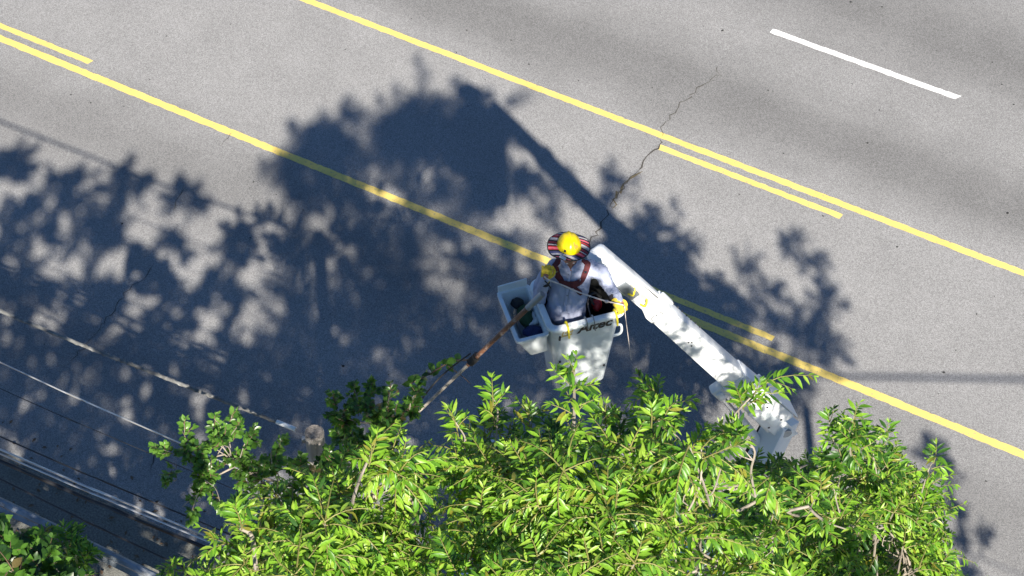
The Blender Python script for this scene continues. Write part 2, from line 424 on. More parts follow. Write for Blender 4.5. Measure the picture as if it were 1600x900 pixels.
crack([(996, 268), (975, 288), (962, 305), (957, 326)], .045, M['crack_dry'])
crack([(997, 268), (976, 288), (963, 306), (957, 326)], .018, M['crack'], z=.009)
crack([(957, 326), (943, 342), (936, 355), (927, 375), (915, 400)], .026, M['crack'])
crack([(364, 206), (352, 220), (345, 228)], .012, M['crack'], .01)
crack([(290, 290), (280, 308), (270, 330)], .012, M['crack'], .01)
crack([(236, 415), (232, 430), (212, 446), (195, 458), (182, 480), (150, 520), (110, 565)], .012, M['crack'], .02)
crack([(248, 700), (242, 715), (236, 735)], .014, M['crack'], .02)
# small dark specks of tar and grit on the asphalt
V = []; F = []
rs = np.random.default_rng(5)
for i in range(420):
    s = rs.uniform(-6, 26); t = rs.uniform(-6, 12); r = rs.choice([.008, .012, .018, .026], p=[.45, .3, .18, .07])
    k = len(V); n = 7; a0 = rs.uniform(0, 6)
    ex = rs.uniform(.6, 1.0); an = rs.uniform(0, 3.14)
    for j in range(n):
        a = a0 + j * 2 * math.pi / n; rr = r * rs.uniform(.75, 1.15)
        x, y = rr * math.cos(a), rr * ex * math.sin(a)
        V.append((s + x * math.cos(an) - y * math.sin(an), t + x * math.sin(an) + y * math.cos(an), 0))
    V.append((s, t, r * .35))
    for j in range(n): F.append((k + j, k + (j + 1) % n, k + n))
me = bpy.data.meshes.new('grit'); me.from_pydata(V, [], F); me.materials.append(M['speck'])
o = link('grit', me); o.location = RA + [0, 0, .005]; o.rotation_euler = (0, 0, RANG); tag(o, 'small dark specks of grit scattered over the asphalt', 'grit', kind='stuff')
# leaf litter behind the guardrail and along the shoulder
V = []; F = []
for i in range(5200):
    s = rs.uniform(-4, 22); t = -7.7 - abs(rs.normal(0, 1.6)) if i % 7 else rs.uniform(-7.9, -6.2)
    L_ = rs.uniform(.04, .1); a = rs.uniform(0, 6.3); k = len(V); z = rs.uniform(.012, .05)
    if t < -7.95: z -= .06
    d = np.array([math.cos(a), math.sin(a)]); n = np.array([-d[1], d[0]])
    for (u_, v_, h) in ((-.5, 0, 0), (0, .28, .012), (.5, 0, .004), (0, -.28, .012)):
        q = np.array([s, t]) + (d * u_ + n * v_) * L_; V.append((q[0], q[1], z + h + rs.uniform(0, .01)))
    F += [(k, k + 1, k + 2), (k, k + 2, k + 3)]
me = bpy.data.meshes.new('leaf_litter'); me.from_pydata(V, [], F); me.materials.append(M['litter'])
o = link('leaf_litter', me); o.location = RA; o.rotation_euler = (0, 0, RANG); tag(o, 'brown fallen leaves lying behind the guardrail', 'leaf litter', kind='stuff')

# ------------------------------------------------------------------ guardrail
gr = empty('guardrail', st(7, -7.7, 0)); tag(gr, 'galvanised steel guardrail beside the road in the shade', 'guardrail')
prof = [(.0, .76), (.035, .765), (.05, .735), (.085, .70), (.085, .655), (.015, .615), (.015, .575), (.085, .53), (.085, .485), (.04, .455), (.0, .445)]
for k in range(-3, 6):
    s0, s1 = k * 3.81 + .004, (k + 1) * 3.81 + .05
    off = .003 if k % 2 else 0
    outer = [(-7.72 + a + off, z) for a, z in prof]; inner = [(t - .004, z) for t, z in outer]
    ring = outer + inner[::-1]
    obj('rail_beam', loft([[st(s0, t, z) for t, z in ring], [st(s1, t, z) for t, z in ring]]), M['galv'], gr, sm=25)
for k in range(-6, 12):
    s = k * 1.905 + .9
    po = obj('post', box((0, 0, 0), .15, .15, 1.0, .008, 1, Matrix.Translation(Vector(st(s, -7.86, .32))) @ Matrix.Rotation(RANG, 4, 'Z')), M['rust_post'], gr)

# ------------------------------------------------------------------ power pole and wires
pb = at(491, 676, 7.6); pb[2] = 0
po = empty('utility_pole', pb); tag(po, 'grey wooden utility pole whose cut top rises between the leaves', 'pole')
zs = np.linspace(-.5, 7.6, 12)
obj('shaft', tube([pb + [0, 0, z] for z in zs], np.linspace(.135, .098, 12), 20), M['util_pole'], po)
V, F = tube([pb + [0, 0, 7.602], pb + [0, 0, 7.615]], [.094, .085], 20); obj('pole_top', (V, F), M['pole_top'], po)
obj('bracket', box(pb + [-.115, .03, 7.43], .05, .05, .07, .01), M['galv'], po)
def wire(points, r, material, label, m=16, n=6, sag=.02):
    P = bez(points, m)
    o = empty('utility_wire', points[0]); tag(o, label, 'wire', 'overhead wires along the road')
    obj('strand', tube(P, r, n), M[material], o, sm=60); return o
def along(p, q, ds):
    p, q = np.array(p), np.array(q); d = (q - p) / np.linalg.norm(q - p); return p + d * ds
def wpts(x0, y0, z0, x1, y1, z1, left=9, right=0.0):
    a, b = at(x0, y0, z0), at(x1, y1, z1)
    L = [along(a, b, -left) + [0, 0, .25], a, (a + b) / 2 - [0, 0, .012], b]
    if right: L.append(along(a, b, np.linalg.norm(b - a) + right) + [0, 0, .2])
    return L
w = wire(wpts(0, 486, 7.4, 462, 671, 7.5), .02, 'wire_grey', 'thick grey twisted cable leading to the cut top of the pole')
a, b = at(0, 486, 7.4), at(462, 671, 7.5)
obj('sleeve', tube([along(b, a, .22), along(b, a, .0)], .024, 10), M['insul'], w)
tw = bez(wpts(0, 486, 7.4, 462, 671, 7.5), 60); ph = np.linspace(0, 190, len(tw))
obj('twisted_strand', tube(tw + np.stack([0 * ph, .018 * np.cos(ph), .018 * np.sin(ph)], 1), .008, 5), M['wire_grey'], w)
wire(wpts(0, 566, 7.0, 262, 684, 7.0, 9, 14), .0085, 'wire_bright', 'thin bright bare wire just below the thick grey cable')
wire(wpts(0, 607, 6.5, 240, 711, 6.5, 9, 14), .005, 'wire_black', 'thin dark wire second below the thick grey cable')
wire(wpts(0, 682, 5.7, 345, 829, 5.7, 9, 14), .0095, 'wire_black', 'thin black wire running just above the bright double strand')
w = wire(wpts(0, 702, 5.5, 350, 849, 5.5, 9, 14), .013, 'wire_bright', 'bright double strand of the telephone bundle above the black cable')
P = [q + np.array([0, -.045, -.02]) for q in wpts(0, 702, 5.5, 350, 849, 5.5, 9, 14)]
obj('strand', tube(bez(P, 16), .011, 6), M['wire_bright'], w, sm=60)
wire(wpts(0, 720, 5.35, 370, 876, 5.35, 9, 14), .024, 'wire_black', 'thick black telephone cable below the bright double strand')
wire(wpts(30, 763, 5.0, 290, 888, 5.0, 9, 14), .012, 'wire_black', 'black wire lowest of the wires, nearest the guardrail')
# drop wire whose shadow crosses the lane on the right
q0, q1 = caster(1335, 588, 9.3), caster(1640, 593, 9.6)
P = bez([along(q0, q1, -2.5), q0, q1, along(q1, q0, -9)], 14)
o = empty('utility_wire', P[0]); tag(o, 'service wire out of frame that casts the straight level shadow at right', 'wire', 'overhead wires along the road'); obj('strand', tube(P, .03, 6), M['wire_black'], o)

# ------------------------------------------------------------------ bucket truck
TZ = 7.6                                               # bucket floor height
cFR, cFL = at(978, 487, 8.65), at(860, 517, 8.65)
BYAW = math.atan2((cFR - cFL)[1], (cFR - cFL)[0])
bx_, by_ = np.array([math.cos(BYAW), math.sin(BYAW), 0]), np.array([-math.sin(BYAW), math.cos(BYAW), 0])
BC = (cFR + cFL) / 2 + by_ * .325; BC[2] = TZ
def Bk(x, y, z): return BC + bx_ * x + by_ * y + np.array([0, 0, z])
def Bkv(v): v = np.asarray(v, float); return BC + v[:, :1] * bx_ + v[:, 1:2] * by_ + v[:, 2:3] * np.array([0, 0, 1])
def bk(vf): return Bkv(vf[0]), vf[1]
def rrect(hx, hy, r, z, n=6, cx=0, cy=0):
    out = []
    for k, (sx, sy) in enumerate(((1, 1), (-1, 1), (-1, -1), (1, -1))):
        for i in range(n + 1):
            a = math.pi / 2 * (k + i / n)
            out.append((cx + sx * (hx - r) + r * math.cos(a), cy + sy * (hy - r) + r * math.sin(a), z))
    return out
truck = empty('bucket_truck', st(15.2, -5.45, 0))
tag(truck, 'white bucket truck with raised boom standing in the shade under the trees', 'bucket truck')

bucket = obj('bucket', bk(loft([rrect(.245, .195, .05, -.2), rrect(.26, .21, .06, -.17), rrect(.315, .255, .07, .45), rrect(.362, .295, .08, .97), rrect(.366, .298, .08, 1.0),
                                rrect(.352, .284, .075, 1.0), rrect(.348, .281, .075, .96), rrect(.302, .243, .065, .45), rrect(.258, .208, .05, .04)])), M['grp'], truck)
def lip_ring(hx, hy, r, z, wd, th, cx=0, cy=0):
    return [rrect(hx, hy, r, z - th, 8, cx, cy), rrect(hx + .004, hy + .004, r, z - th * .5, 8, cx, cy), rrect(hx, hy, r, z - .006, 8, cx, cy), rrect(hx - .008, hy - .008, r - .006, z, 8, cx, cy),
            rrect(hx - wd + .008, hy - wd + .008, r - wd + .02, z, 8, cx, cy), rrect(hx - wd, hy - wd, r - wd + .02, z - .008, 8, cx, cy), rrect(hx - wd, hy - wd, r - wd + .02, z - th, 8, cx, cy)]
obj('lip', bk(loft(lip_ring(.405, .338, .1, 1.045, .062, .05) + lip_ring(.405, .338, .1, 1.045, .062, .05)[:1], False, False)), M['grp_lip'], bucket)
# dark liner inside the bucket
obj('liner', bk(loft([rrect(.338, .271, .07, .9), rrect(.296, .238, .06, .45), rrect(.256, .206, .05, .06)], False, True)), M['black'], bucket)
# stiffening rib low on the left face and mounting plate at the back
obj('mounting_plate', bk(box((.2, .335, .55), .34, .07, .62, .015)), M['boom_paint'], bucket)
# step tray on the left side
tcx, tcy = -.545, .06
tr = [rrect(.085, .20, .02, .50, 3, tcx + .10, tcy - .02), rrect(.095, .215, .025, .52, 3, tcx + .095, tcy - .02), rrect(.155, .315, .03, .885, 3, tcx, tcy), rrect(.172, .332, .04, .89, 3, tcx, tcy), rrect(.172, .332, .04, .92, 3, tcx, tcy),
      rrect(.135, .295, .02, .92, 3, tcx, tcy), rrect(.13, .29, .02, .89, 3, tcx, tcy), rrect(.085, .20, .015, .54, 3, tcx + .085, tcy - .02)]
tray = obj('step_tray', bk(loft(tr)), M['grp'], bucket, sm=30)
# the tray's rear guard rises above its rim
obj('tray_guard', bk(hexa([(-.70, .37, .85), (-.40, .37, .85), (-.40, .385, .85), (-.70, .385, .85), (-.70, .385, 1.0), (-.40, .38, 1.02), (-.40, .395, 1.02), (-.70, .40, 1.0)], .004, 1)), M['grp'], bucket)
# grab handles on the right of the bucket
for zz, out, yy in ((.93, .075, -.18), (.56, .09, -.16)):
    hx = .355 - (.97 - zz) * .09
    P = bez([(hx - .01, yy, zz + .08), (hx + out, yy - .005, zz + .07), (hx + out, yy - .01, zz - .06), (hx - .02, yy, zz - .09)], 8)
    P = np.array(P); obj('handle', bk(tube(P, .014, 8)), M['grp_lip'], bucket)
# hooks over the front lip
def hook(x, material, ln=.09, r=.011):
    P = bez([(x, -.262, .98), (x, -.268, 1.055), (x, -.30, 1.073), (x, -.343, 1.062), (x + .004, -.362, 1.0), (x + .012, -.356, 1.0 - ln)], 6)
    obj('hook', bk(tube(P, r, 7)), M[material], bucket)
hook(-.215, 'yel_plastic', .10); hook(-.02, 'galv', .02, .007); hook(.054, 'galv', .085, .006); hook(.285, 'yel_plastic', .09)
# lettering on the front face
def text_mesh(body, size, shear=0.0, offset=0.0):
    cu = bpy.data.curves.new('t', 'FONT'); cu.body = body; cu.size = size; cu.shear = shear; cu.offset = offset; cu.extrude = .0015; cu.resolution_u = 4
    o = bpy.data.objects.new('t', cu); COL.objects.link(o)
    dg = bpy.context.evaluated_depsgraph_get(); ev = o.evaluated_get(dg); me = ev.to_mesh()
    V = np.array([tuple(v.co) for v in me.vertices]); F = [tuple(p.vertices) for p in me.polygons]
    ev.to_mesh_clear(); bpy.data.objects.remove(o); bpy.data.curves.remove(cu)
    return V, F
def front_face(v2, dz=.0):
    """(x, up, out) on the bucket's sloping front face"""
    v2 = np.asarray(v2, float); z = v2[:, 1]
    y = -(.22 + (.295 - .22) * np.clip((z - .03) / .94, 0, 1)) - .004 - v2[:, 2] - dz
    return np.stack([v2[:, 0], y, z], 1)
TV, TF = text_mesh('Altec', .195, .2, .005)
TV[:, 0] *= .37 / (TV[:, 0].max() - TV[:, 0].min())
wdt = TV[:, 0].max() - TV[:, 0].min()
lt = obj('lettering', bk((front_face(TV + np.array([-.10 - TV[:, 0].min(), .845, 0])), TF)), M['letter'], bucket, sm=None)
# emblem beside it: outlined panel with stepped bars
em = []
def bar(x0, x1, z0, z1, o=.002, sh=.18):
    v = np.array([(x0 + sh * z0, z0, 0), (x1 + sh * z0, z0, 0), (x1 + sh * z1, z1, 0), (x0 + sh * z1, z1, 0)], float); v[:, 2] = o
    q = v.copy(); q[:, 2] = -.002
    vv = np.concatenate([q, v]); f = [(4, 5, 6, 7), (0, 1, 5, 4), (1, 2, 6, 5), (2, 3, 7, 6), (3, 0, 4, 7)]
    return vv, f
def bars(L): 
    V, F = join(*[bar(*q) for q in L]); V = V * [1, 1.25, 1] + np.array([-.385, .84, 0]); return bk((front_face(V), F))
obj('emblem', bars([(.121, .229, .006, .026, .0035), (.121, .135, .026, .10, .0035), (.135, .229, .082, .10, .0035), (.150, .229, .044, .064, .0035), (.214, .229, .064, .082, .0035)]), M['gold'], bucket, sm=None)
obj('lifting_eye', bk(tube([(-.30, -.36, .96), (-.30, -.352, .90)], .012, 8)), M['dark_steel'], bucket)
for x, z in ((-.285, .40), (-.255, .12), (.25, .12)):
    c = front_face(np.array([[x * .9, z, .0]]))[0]; obj('bolt', bk(tube([c, c - [0, .012, 0]], .013, 8)), M['dark_steel'], bucket)

# --- upper boom
tip, elbow = at(946, 408, 8.5), at(1226, 658, 5.0)
bd = elbow - tip; BL = np.linalg.norm(bd); bd /= BL
upn = np.array([0, 0, 1.0]) - bd * bd[2]; upn /= np.linalg.norm(upn)
ROLL = R(-6); BSC = .77
sdn = np.cross(bd, upn); sdn /= np.linalg.norm(sdn)            # towards +Y or -Y
if sdn[1] > 0: sdn = -sdn                                         # side facing the viewer
c_, s_ = math.cos(ROLL), math.sin(ROLL)
bh, bw = upn * c_ + sdn * s_, sdn * c_ - upn * s_
def Bm(l, w, h): return tip + bd * l + bw * w * BSC + bh * h * BSC
def bblock(l0, l1, w0, w1, h0, h1, bev=.015, W1=None, Hh1=None, seg=2):
    W1 = W1 or (w0, w1); Hh1 = Hh1 or (h0, h1)
    return hexa([Bm(l0, w0, h0), Bm(l1, W1[0], Hh1[0]), Bm(l1, W1[1], Hh1[0]), Bm(l0, w1, h0), Bm(l0, w0, h1), Bm(l1, W1[0], Hh1[1]), Bm(l1, W1[1], Hh1[1]), Bm(l0, w1, h1)], bev, seg)
boom = obj('upper_boom', bblock(1.02, BL - 1.15, -.13, .13, -.17, .15, .022, (-.15, .15), (-.19, .17)), M['boom_paint'], truck)
obj('boom_core', bblock(.25, 1.2, -.085, .085, -.10, .10, .02), M['boom_glass'], boom)
cover = obj('tip_cover', bblock(-.2, .45, -.12, .13, -.15, .13, .05, (-.11, .13), (-.16, .15), 3), M['boom_paint'], boom)
obj('tip_plate', bblock(.30, 1.02, .088, .112, -.15, -.02, .01, (.088, .112), (-.13, -.02)), M['boom_paint'], boom)
obj('tip_plate', bblock(.35, 1.06, -.115, .06, .105, .13, .008, (-.115, -.03), (.105, .14)), M['boom_paint'], boom)
obj('tip_plate', bblock(.42, 1.04, .09, .113, .04, .13, .008), M['boom_paint'], boom)
obj('cable_guard', bblock(.32, .62, .115, .15, -.13, .02, .012), M['galv'], boom)
obj('collar', bblock(1.0, 1.14, -.142, .142, -.183, .163, .016), M['boom_paint'], boom)
obj('collar_ear', bblock(.96, 1.16, -.05, .05, .16, .215, .02), M['boom_paint'], boom)
for hh in (-.09, -.01):
    P = [Bm(1.075, .139, hh), Bm(1.075, .150, hh)]; obj('port_cap', tube(P, [.034, .030], 14), M['grp_lip'], boom)
    P = [Bm(1.075, .1405, hh), Bm(1.075, .1475, hh)]; obj('port_ring', tube(P, .038, 16), M['dark_steel'], boom)
for k in range(7):
    l = 1.28 + k * .10; c = Bm(l, -.10, .158); obj('bolt', tube([c - bh * .012, c + bh * .014], .010, 6), M['dark_steel'], boom)
for l, hh in ((1.75, -.03), (1.78, .0), (1.83, -.04)):
    obj('bolt', tube([Bm(l, .128, hh), Bm(l, .149, hh)], .010, 6), M['dark_steel'], boom)
for l in (.52, .78):
    P = bez([Bm(l, .11, .02), Bm(l, .15, .0), Bm(l + .02, .17, -.05), Bm(l - .03, .15, -.08)], 6); obj('hook', tube(P, .010, 7), M['yel_plastic'], boom)
obj('seam', bblock(1.142, 1.148, -.1305, .1312, -.171, .1512, .0), M['dark_steel'], boom)
obj('inspection_plate', bblock(BL - .62, BL - .25, .2055, .212, -.12, .02, .003), M['grp_lip'], boom)
for l, hh in ((BL - .66, .05), (BL - .3, .05), (BL - .1, -.1), (BL - .66, -.18), (BL - .3, -.17), (BL - 1.2, .1), (BL - 1.2, -.12), (BL - 1.0, .1)):
    obj('bolt', tube([Bm(l, .16, hh), Bm(l, .215 if l > BL - .8 else .19, hh)], .013, 6), M['dark_steel'], boom)
# steel elbow section with chamfered end plates
steel = obj('elbow_section', bblock(BL - 1.35, BL - .18, -.165, .165, -.215, .185, .02, (-.185, .185), (-.26, .22)), M['boom_paint'], boom)
obj('elbow_plate', hexa([Bm(BL - .75, .186, -.24), Bm(BL + .10, .186, -.20), Bm(BL + .10, .205, -.20), Bm(BL - .75, .205, -.24), Bm(BL - .75, .186, .10), Bm(BL + .14, .186, .06), Bm(BL + .14, .205, .06), Bm(BL - .75, .205, .10)], .006, 1), M['boom_paint'], boom)
obj('elbow_plate', hexa([Bm(BL - .85, -.205, -.24), Bm(BL + .10, -.205, -.20), Bm(BL + .10, -.186, -.20), Bm(BL - .85, -.186, -.24), Bm(BL - .85, -.205, .22), Bm(BL + .16, -.205, .10), Bm(BL + .16, -.186, .10), Bm(BL - .85, -.186, .22)], .006, 1), M['boom_paint'], boom)
obj('elbow_top', hexa([Bm(BL - .75, -.186, .222), Bm(BL - .1, -.186, .222), Bm(BL - .1, .16, .222), Bm(BL - .75, .19, .222), Bm(BL - .75, -.186, .24), Bm(BL - .1, -.186, .24), Bm(BL - .1, .16, .24), Bm(BL - .75, .19, .24)], .004, 1), M['boom_paint'], boom)
obj('pivot_pin', tube([Bm(BL - .02, -.235, -.05), Bm(BL - .02, .235, -.05)], .06, 18), M['galv'], boom)
# lift cylinder slung beneath
c0, c1 = Bm(BL - 1.25, .04, -.33), Bm(BL + .0, .04, -.50)
cm = c0 + (c1 - c0) * .45
cy = obj('lift_cylinder', join(tube([cm, c1], .058, 14), tube([cm - (c1 - c0) * .02, cm + (c1 - c0) * .06], .07, 14)), M['boom_paint'], truck)
obj('cylinder_rod', tube([c0, cm], .032, 12), M['chrome'], cy)
obj('cylinder_lug', join(bblock(BL - 1.36, BL - 1.12, -.05, .12, -.40, -.20, .03), bblock(BL - 1.32, BL - 1.2, .10, .16, -.36, -.26, .02)), M['boom_paint'], cy)
# --- lower boom folding back to the turret
l0, l1 = Bm(BL - .02, 0, -.05), at(1085, 935, 2.55)
ld = l1 - l0; LL = np.linalg.norm(ld); ld /= LL
lu = np.array([0, 0, 1.0]) - ld * ld[2]; lu /= np.linalg.norm(lu); ls = np.cross(ld, lu)
def Lm(l, w, h): return l0 + ld * l + ls * w + lu * h
def lblock(a, b, w, h, bev=.02): return hexa([Lm(a, -w, -h), Lm(b, -w, -h), Lm(b, w, -h), Lm(a, w, -h), Lm(a, -w, h), Lm(b, -w, h), Lm(b, w, h), Lm(a, w, h)], bev)
lb = obj('lower_boom', lblock(-.05, LL, .14, .18), M['boom_paint'], truck)
obj('boom_band', lblock(.8, .86, .146, .186, .004), M['dark_steel'], lb)
obj('hose', tube(bez([Lm(.1, .18, .05), Lm(.9, .19, .1), Lm(LL - .3, .18, .02)], 8), .02, 7), M['rubber'], lb)

# --- the truck itself, in road coordinates
TM = Matrix.Translation(Vector(st(0, 0, 0))) @ Matrix.Rotation(RANG, 4, 'Z')
def tb(s, t, z, ds, dt, dz, bev=.03): return box((s, t, z), ds, dt, dz, bev, 2, TM)
TT = -5.45
obj('turret', join(tube([l1 - [0, 0, .95], l1 - [0, 0, .55]], [.36, .3], 24), hexa([Lm(LL - .25, -.2, -.45), Lm(LL + .2, -.2, -.45), Lm(LL + .2, .2, -.45), Lm(LL - .25, .2, -.45), Lm(LL - .2, -.2, .2), Lm(LL + .15, -.2, .2), Lm(LL + .15, .2, .2), Lm(LL - .2, .2, .2)], .02)), M['boom_paint'], truck)
obj('chassis', join(tb(15.3, TT - .4, .75, 6.6, .12, .25, .01), tb(15.3, TT + .4, .75, 6.6, .12, .25, .01)), M['dark_steel'], truck)
body = obj('service_body', join(tb(14.1, TT - .86, 1.22, 3.9, .42, .95), tb(14.1, TT + .86, 1.22, 3.9, .42, .95)), M['truck_paint'], truck)
obj('deck', tb(14.1, TT, .98, 3.9, 1.32, .08, .01), M['dark_steel'], body)
for k in range(3):
    for sgn in (-1, 1):
        d_ = obj('bin_door', tb(12.85 + k * 1.25, TT + sgn * 1.075, 1.25, 1.15, .02, .75, .006), M['truck_paint'], body)
        obj('latch', tb(12.85 + k * 1.25, TT + sgn * 1.092, 1.3, .1, .02, .06, .004), M['dark_steel'], body)
obj('tail_board', tb(12.08, TT, .95, .1, 2.1, .5, .01), M['truck_paint'], body)
obj('tail_light', tb(12.02, TT + .9, 1.0, .04, .16, .12, .01), M['red'], truck); obj('tail_light', tb(12.02, TT - .9, 1.0, .04, .16, .12, .01), M['red'], truck)
# cab lofted along the road
cabp = [(16.35, .95), (16.35, 2.38), (16.55, 2.48), (17.45, 2.48), (17.62, 2.40), (18.15, 1.62), (19.25, 1.50), (19.38, 1.38), (19.40, .62), (16.35, .62)]
rings = []
for tt, k in ((-1.02, .97), (-.98, 1), (.98, 1), (1.02, .97)):
    rings.append([st(17.7 + (s - 17.7) * k, TT + tt * (1 if z < 1.6 else .9), 1.5 + (z - 1.5) * k) for s, z in cabp])
cab = obj('cab', loft(rings), M['truck_paint'], truck, sm=30)
obj('windscreen', hexa([st(18.10, TT - .8, 1.68), st(18.12, TT - .8, 1.69), st(18.12, TT + .8, 1.69), st(18.10, TT + .8, 1.68), st(17.65, TT - .74, 2.36), st(17.67, TT - .74, 2.37), st(17.67, TT + .74, 2.37), st(17.65, TT + .74, 2.36)]), M['glass'], cab)
for sg in (-1, 1):
    obj('side_window', hexa([st(16.6, TT + sg * .94, 1.7), st(17.9, TT + sg * .94, 1.7), st(17.9, TT + sg * 1.0, 1.7), st(16.6, TT + sg * 1.0, 1.7), st(16.6, TT + sg * .93, 2.3), st(17.5, TT + sg * .93, 2.3), st(17.5, TT + sg * .95, 2.3), st(16.6, TT + sg * .95, 2.3)]), M['glass'], cab)
    obj('mirror', tb(18.0, TT + sg * 1.2, 1.75, .1, .2, .3, .03), M['black'], cab)
    obj('headlight', tb(19.37, TT + sg * .72, 1.0, .06, .34, .2, .02), M['insul'], cab)
for s in (13.2, 18.4):
    for sg in (-1, 1):
        c = st(s, TT + sg * .9, .46); wv = RN * .14
        wh = obj('wheel', tube([c - wv, c - wv * .8, c + wv * .8, c + wv], [.40, .46, .46, .40], 28), M['rubber'], truck)
        obj('rim', tube([c - wv * 1.03, c + wv * 1.03], .24, 20), M['galv'], wh)

# ------------------------------------------------------------------ things lying in the tray and hanging in the bucket
def lumpy(c, r, seed, amp=.25, n=14):
    V, F = ellipsoid((0, 0, 0), r, None, n, n * 2 // 3)
    V = np.array([v * (1 + amp * noise.noise(Vector(v / max(r) * 1.6) + Vector((seed * 3.1, seed, 0)))) for v in V])
    return V + np.array(c), F
def loose(name, c, r, seed, m, label, cat, rot=0, group=None, amp=.3):
    p = Bk(*c); V, F = lumpy((0, 0, 0), r, seed, amp)
    V = V @ np.array(Matrix.Rotation(rot, 3, 'Z')).T + p
    o = obj(name, (V, F), M[m], None, 60, loc=p); tag(o, label, cat, group); return o
loose('canvas_bag', (-.50, .12, .78), (.08, .14, .09), 1, 'green_cloth', 'dark green canvas bag in the side tray of the bucket', 'bag', .4)
loose('tool_pouch', (-.49, -.11, .80), (.10, .075, .07), 2, 'blue_cloth', 'navy blue pouch at the front of the side tray', 'pouch', .2)
loose('rag', (-.43, .04, .80), (.055, .1, .05), 3, 'rag', 'crumpled white rag between the bags in the side tray', 'rag', -.3, amp=.9)
loose('coiled_hose', (-.53, .28, .80), (.07, .06, .06), 4, 'black', 'black coil at the back corner of the side tray', 'coil', 0)
p = Bk(.20, -.02, .86)
sawh = empty('red_tool', p); tag(sawh, 'red handled power tool hanging inside the bucket beside the worker', 'tool')
obj('housing', lumpy(p, (.055, .075, .06), 6, .25), M['red'], sawh, 60)
obj('grip', tube(bez([p + [-.03, -.03, .03], p + [-.07, .03, .09], p + [-.02, .09, .07], p + [.04, .09, .0]], 6), .014, 8), M['black'], sawh)
obj('cord', tube(bez([p + [-.07, .02, .12], p + [-.09, .02, .0], p + [-.06, -.06, -.12], p + [-.04, -.04, -.3]], 8), .007, 6), M['rope'], sawh)
p = Bk(.10, .10, .55); o = obj('tool_holster', box(p, .16, .1, .4, .02), M['black'], None, loc=p); tag(o, 'black tool holster standing inside the bucket', 'holster')

# ------------------------------------------------------------------ the worker
wp = Bk(-.11, .04, .06)
person = empty('person', wp)
tag(person, 'worker in pale blue shirt, maroon harness and yellow hard hat standing in the bucket', 'person')
hip = np.array([.545, 12.80, 8.50]); neck = np.array([.585, 12.885, 9.05]); head = np.array([.555, 12.825, 9.235])
shR, shL = np.array([.395, 12.90, 8.96]), np.array([.785, 12.88, 8.97])
elR, haR = aty(842, 470, 12.74), aty(853, 431, 12.665)
elL, haL = aty(946, 440, 12.80), aty(972, 476, 12.60)
fL, fR = np.array([.72, 12.83, 7.72]), np.array([.54, 12.78, 7.72])
def ring(c, rx, ry, n=18, yaw=0.0, tilt=0.0):
    out = []
    for j in range(n):
        a = 2 * math.pi * j / n; x, y = rx * math.cos(a), ry * math.sin(a)
        # squarer cross-section
        k = (abs(math.cos(a)) ** 3 + abs(math.sin(a)) ** 3) ** (-1 / 3); k = 1 + (k - 1) * .5
        x *= k; y *= k
        out.append(np.array(c) + [x * math.cos(yaw) - y * math.sin(yaw), x * math.sin(yaw) + y * math.cos(yaw), tilt * y])
    return out
def limb(P, r, n=14, m=8):
    Q = bez(P, m); rr = np.interp(np.linspace(0, 1, len(Q)), np.linspace(0, 1, len(r)), r)
    return join(tube(Q, rr, n), ellipsoid(Q[0], (rr[0],) * 3, None, 12, 8), ellipsoid(Q[-1], (rr[-1],) * 3, None, 12, 8))
# body under the clothes: head, neck, core, arms and legs as one skin
HM = (Matrix.Rotation(R(5), 3, 'Z') @ Matrix.Rotation(R(28), 3, 'X'))
def hd(v): return head + np.array(HM @ Vector(v))
shapes = [ellipsoid(head, (.078, .098, .112), HM), ellipsoid(hd((0, -.03, -.07)), (.055, .062, .055), HM),
          tube([hd((0, -.088, .02)), hd((0, -.118, -.02)), hd((0, -.10, -.03))], [.008, .016, .012], 8),
          ellipsoid(hd((.08, .005, -.01)), (.012, .025, .034), HM, 10, 8), ellipsoid(hd((-.08, .005, -.01)), (.012, .025, .034), HM, 10, 8),
          tube([hd((-.024, -.09, -.062)), hd((0, -.098, -.06)), hd((.024, -.09, -.062))], [.008, .011, .008], 8),
          limb([head - [0, 0, .05], neck, hip + [.04, .09, .35]], [.052, .056, .08]), limb([hip + [.04, .09, .35], hip + [0, .03, 0]], [.09, .10]),
          limb([shR, elR, haR], [.045, .036, .028]), limb([shL, elL, haL], [.045, .036, .028]), limb([shR, neck - [0, 0, .04], shL], [.05, .06, .05])]
for h_, ft in ((hip + [-.09, 0, 0], fR), (hip + [.09, 0, 0], fL)): shapes.append(limb([h_, (h_ + ft) / 2 + [0, -.03, 0], ft], [.075, .055, .04]))
body_ = obj('body', fused(join(*shapes), .011, 3), M['skin'], person, 80)
for sx in (-1, 1):
    obj('eye', ellipsoid(hd((sx * .03, -.088, .012)), (.012, .008, .009), HM, 10, 8), M['eye'], body_)
V, F = ellipsoid(hd((0, .012, .012)), (.083, .098, .112), HM, 20, 12)
obj('hair', (V, F), M['hair'], person, 80) if False else None
# trousers and boots
shapes = [ellipsoid(hip + [0, .01, -.03], (.175, .14, .15))]
for h_, ft in ((hip + [-.09, 0, -.02], fR), (hip + [.09, 0, -.02], fL)):
    shapes.append(limb([h_, (h_ + ft) / 2 + [0, -.035, .02], ft + [0, 0, .04]], [.10, .078, .068]))
V, F = fused(join(*shapes), .014, 5); NN = vnormals(V, F)
V = V + NN * np.array([noise.noise(Vector(v * [14, 14, 30])) for v in V])[:, None] * .008
obj('trousers', (V, F), M['jeans'], person, 80)
for ft in (fR, fL):
    obj('boot', fused(join(ellipsoid(ft + [0, -.07, -.03], (.05, .13, .045)), tube([ft + [0, .01, -.05], ft + [0, .01, .08]], [.055, .055], 12), box(ft + [0, -.06, -.065], .09, .26, .025)), .01, 3), M['boot'], person, 80)
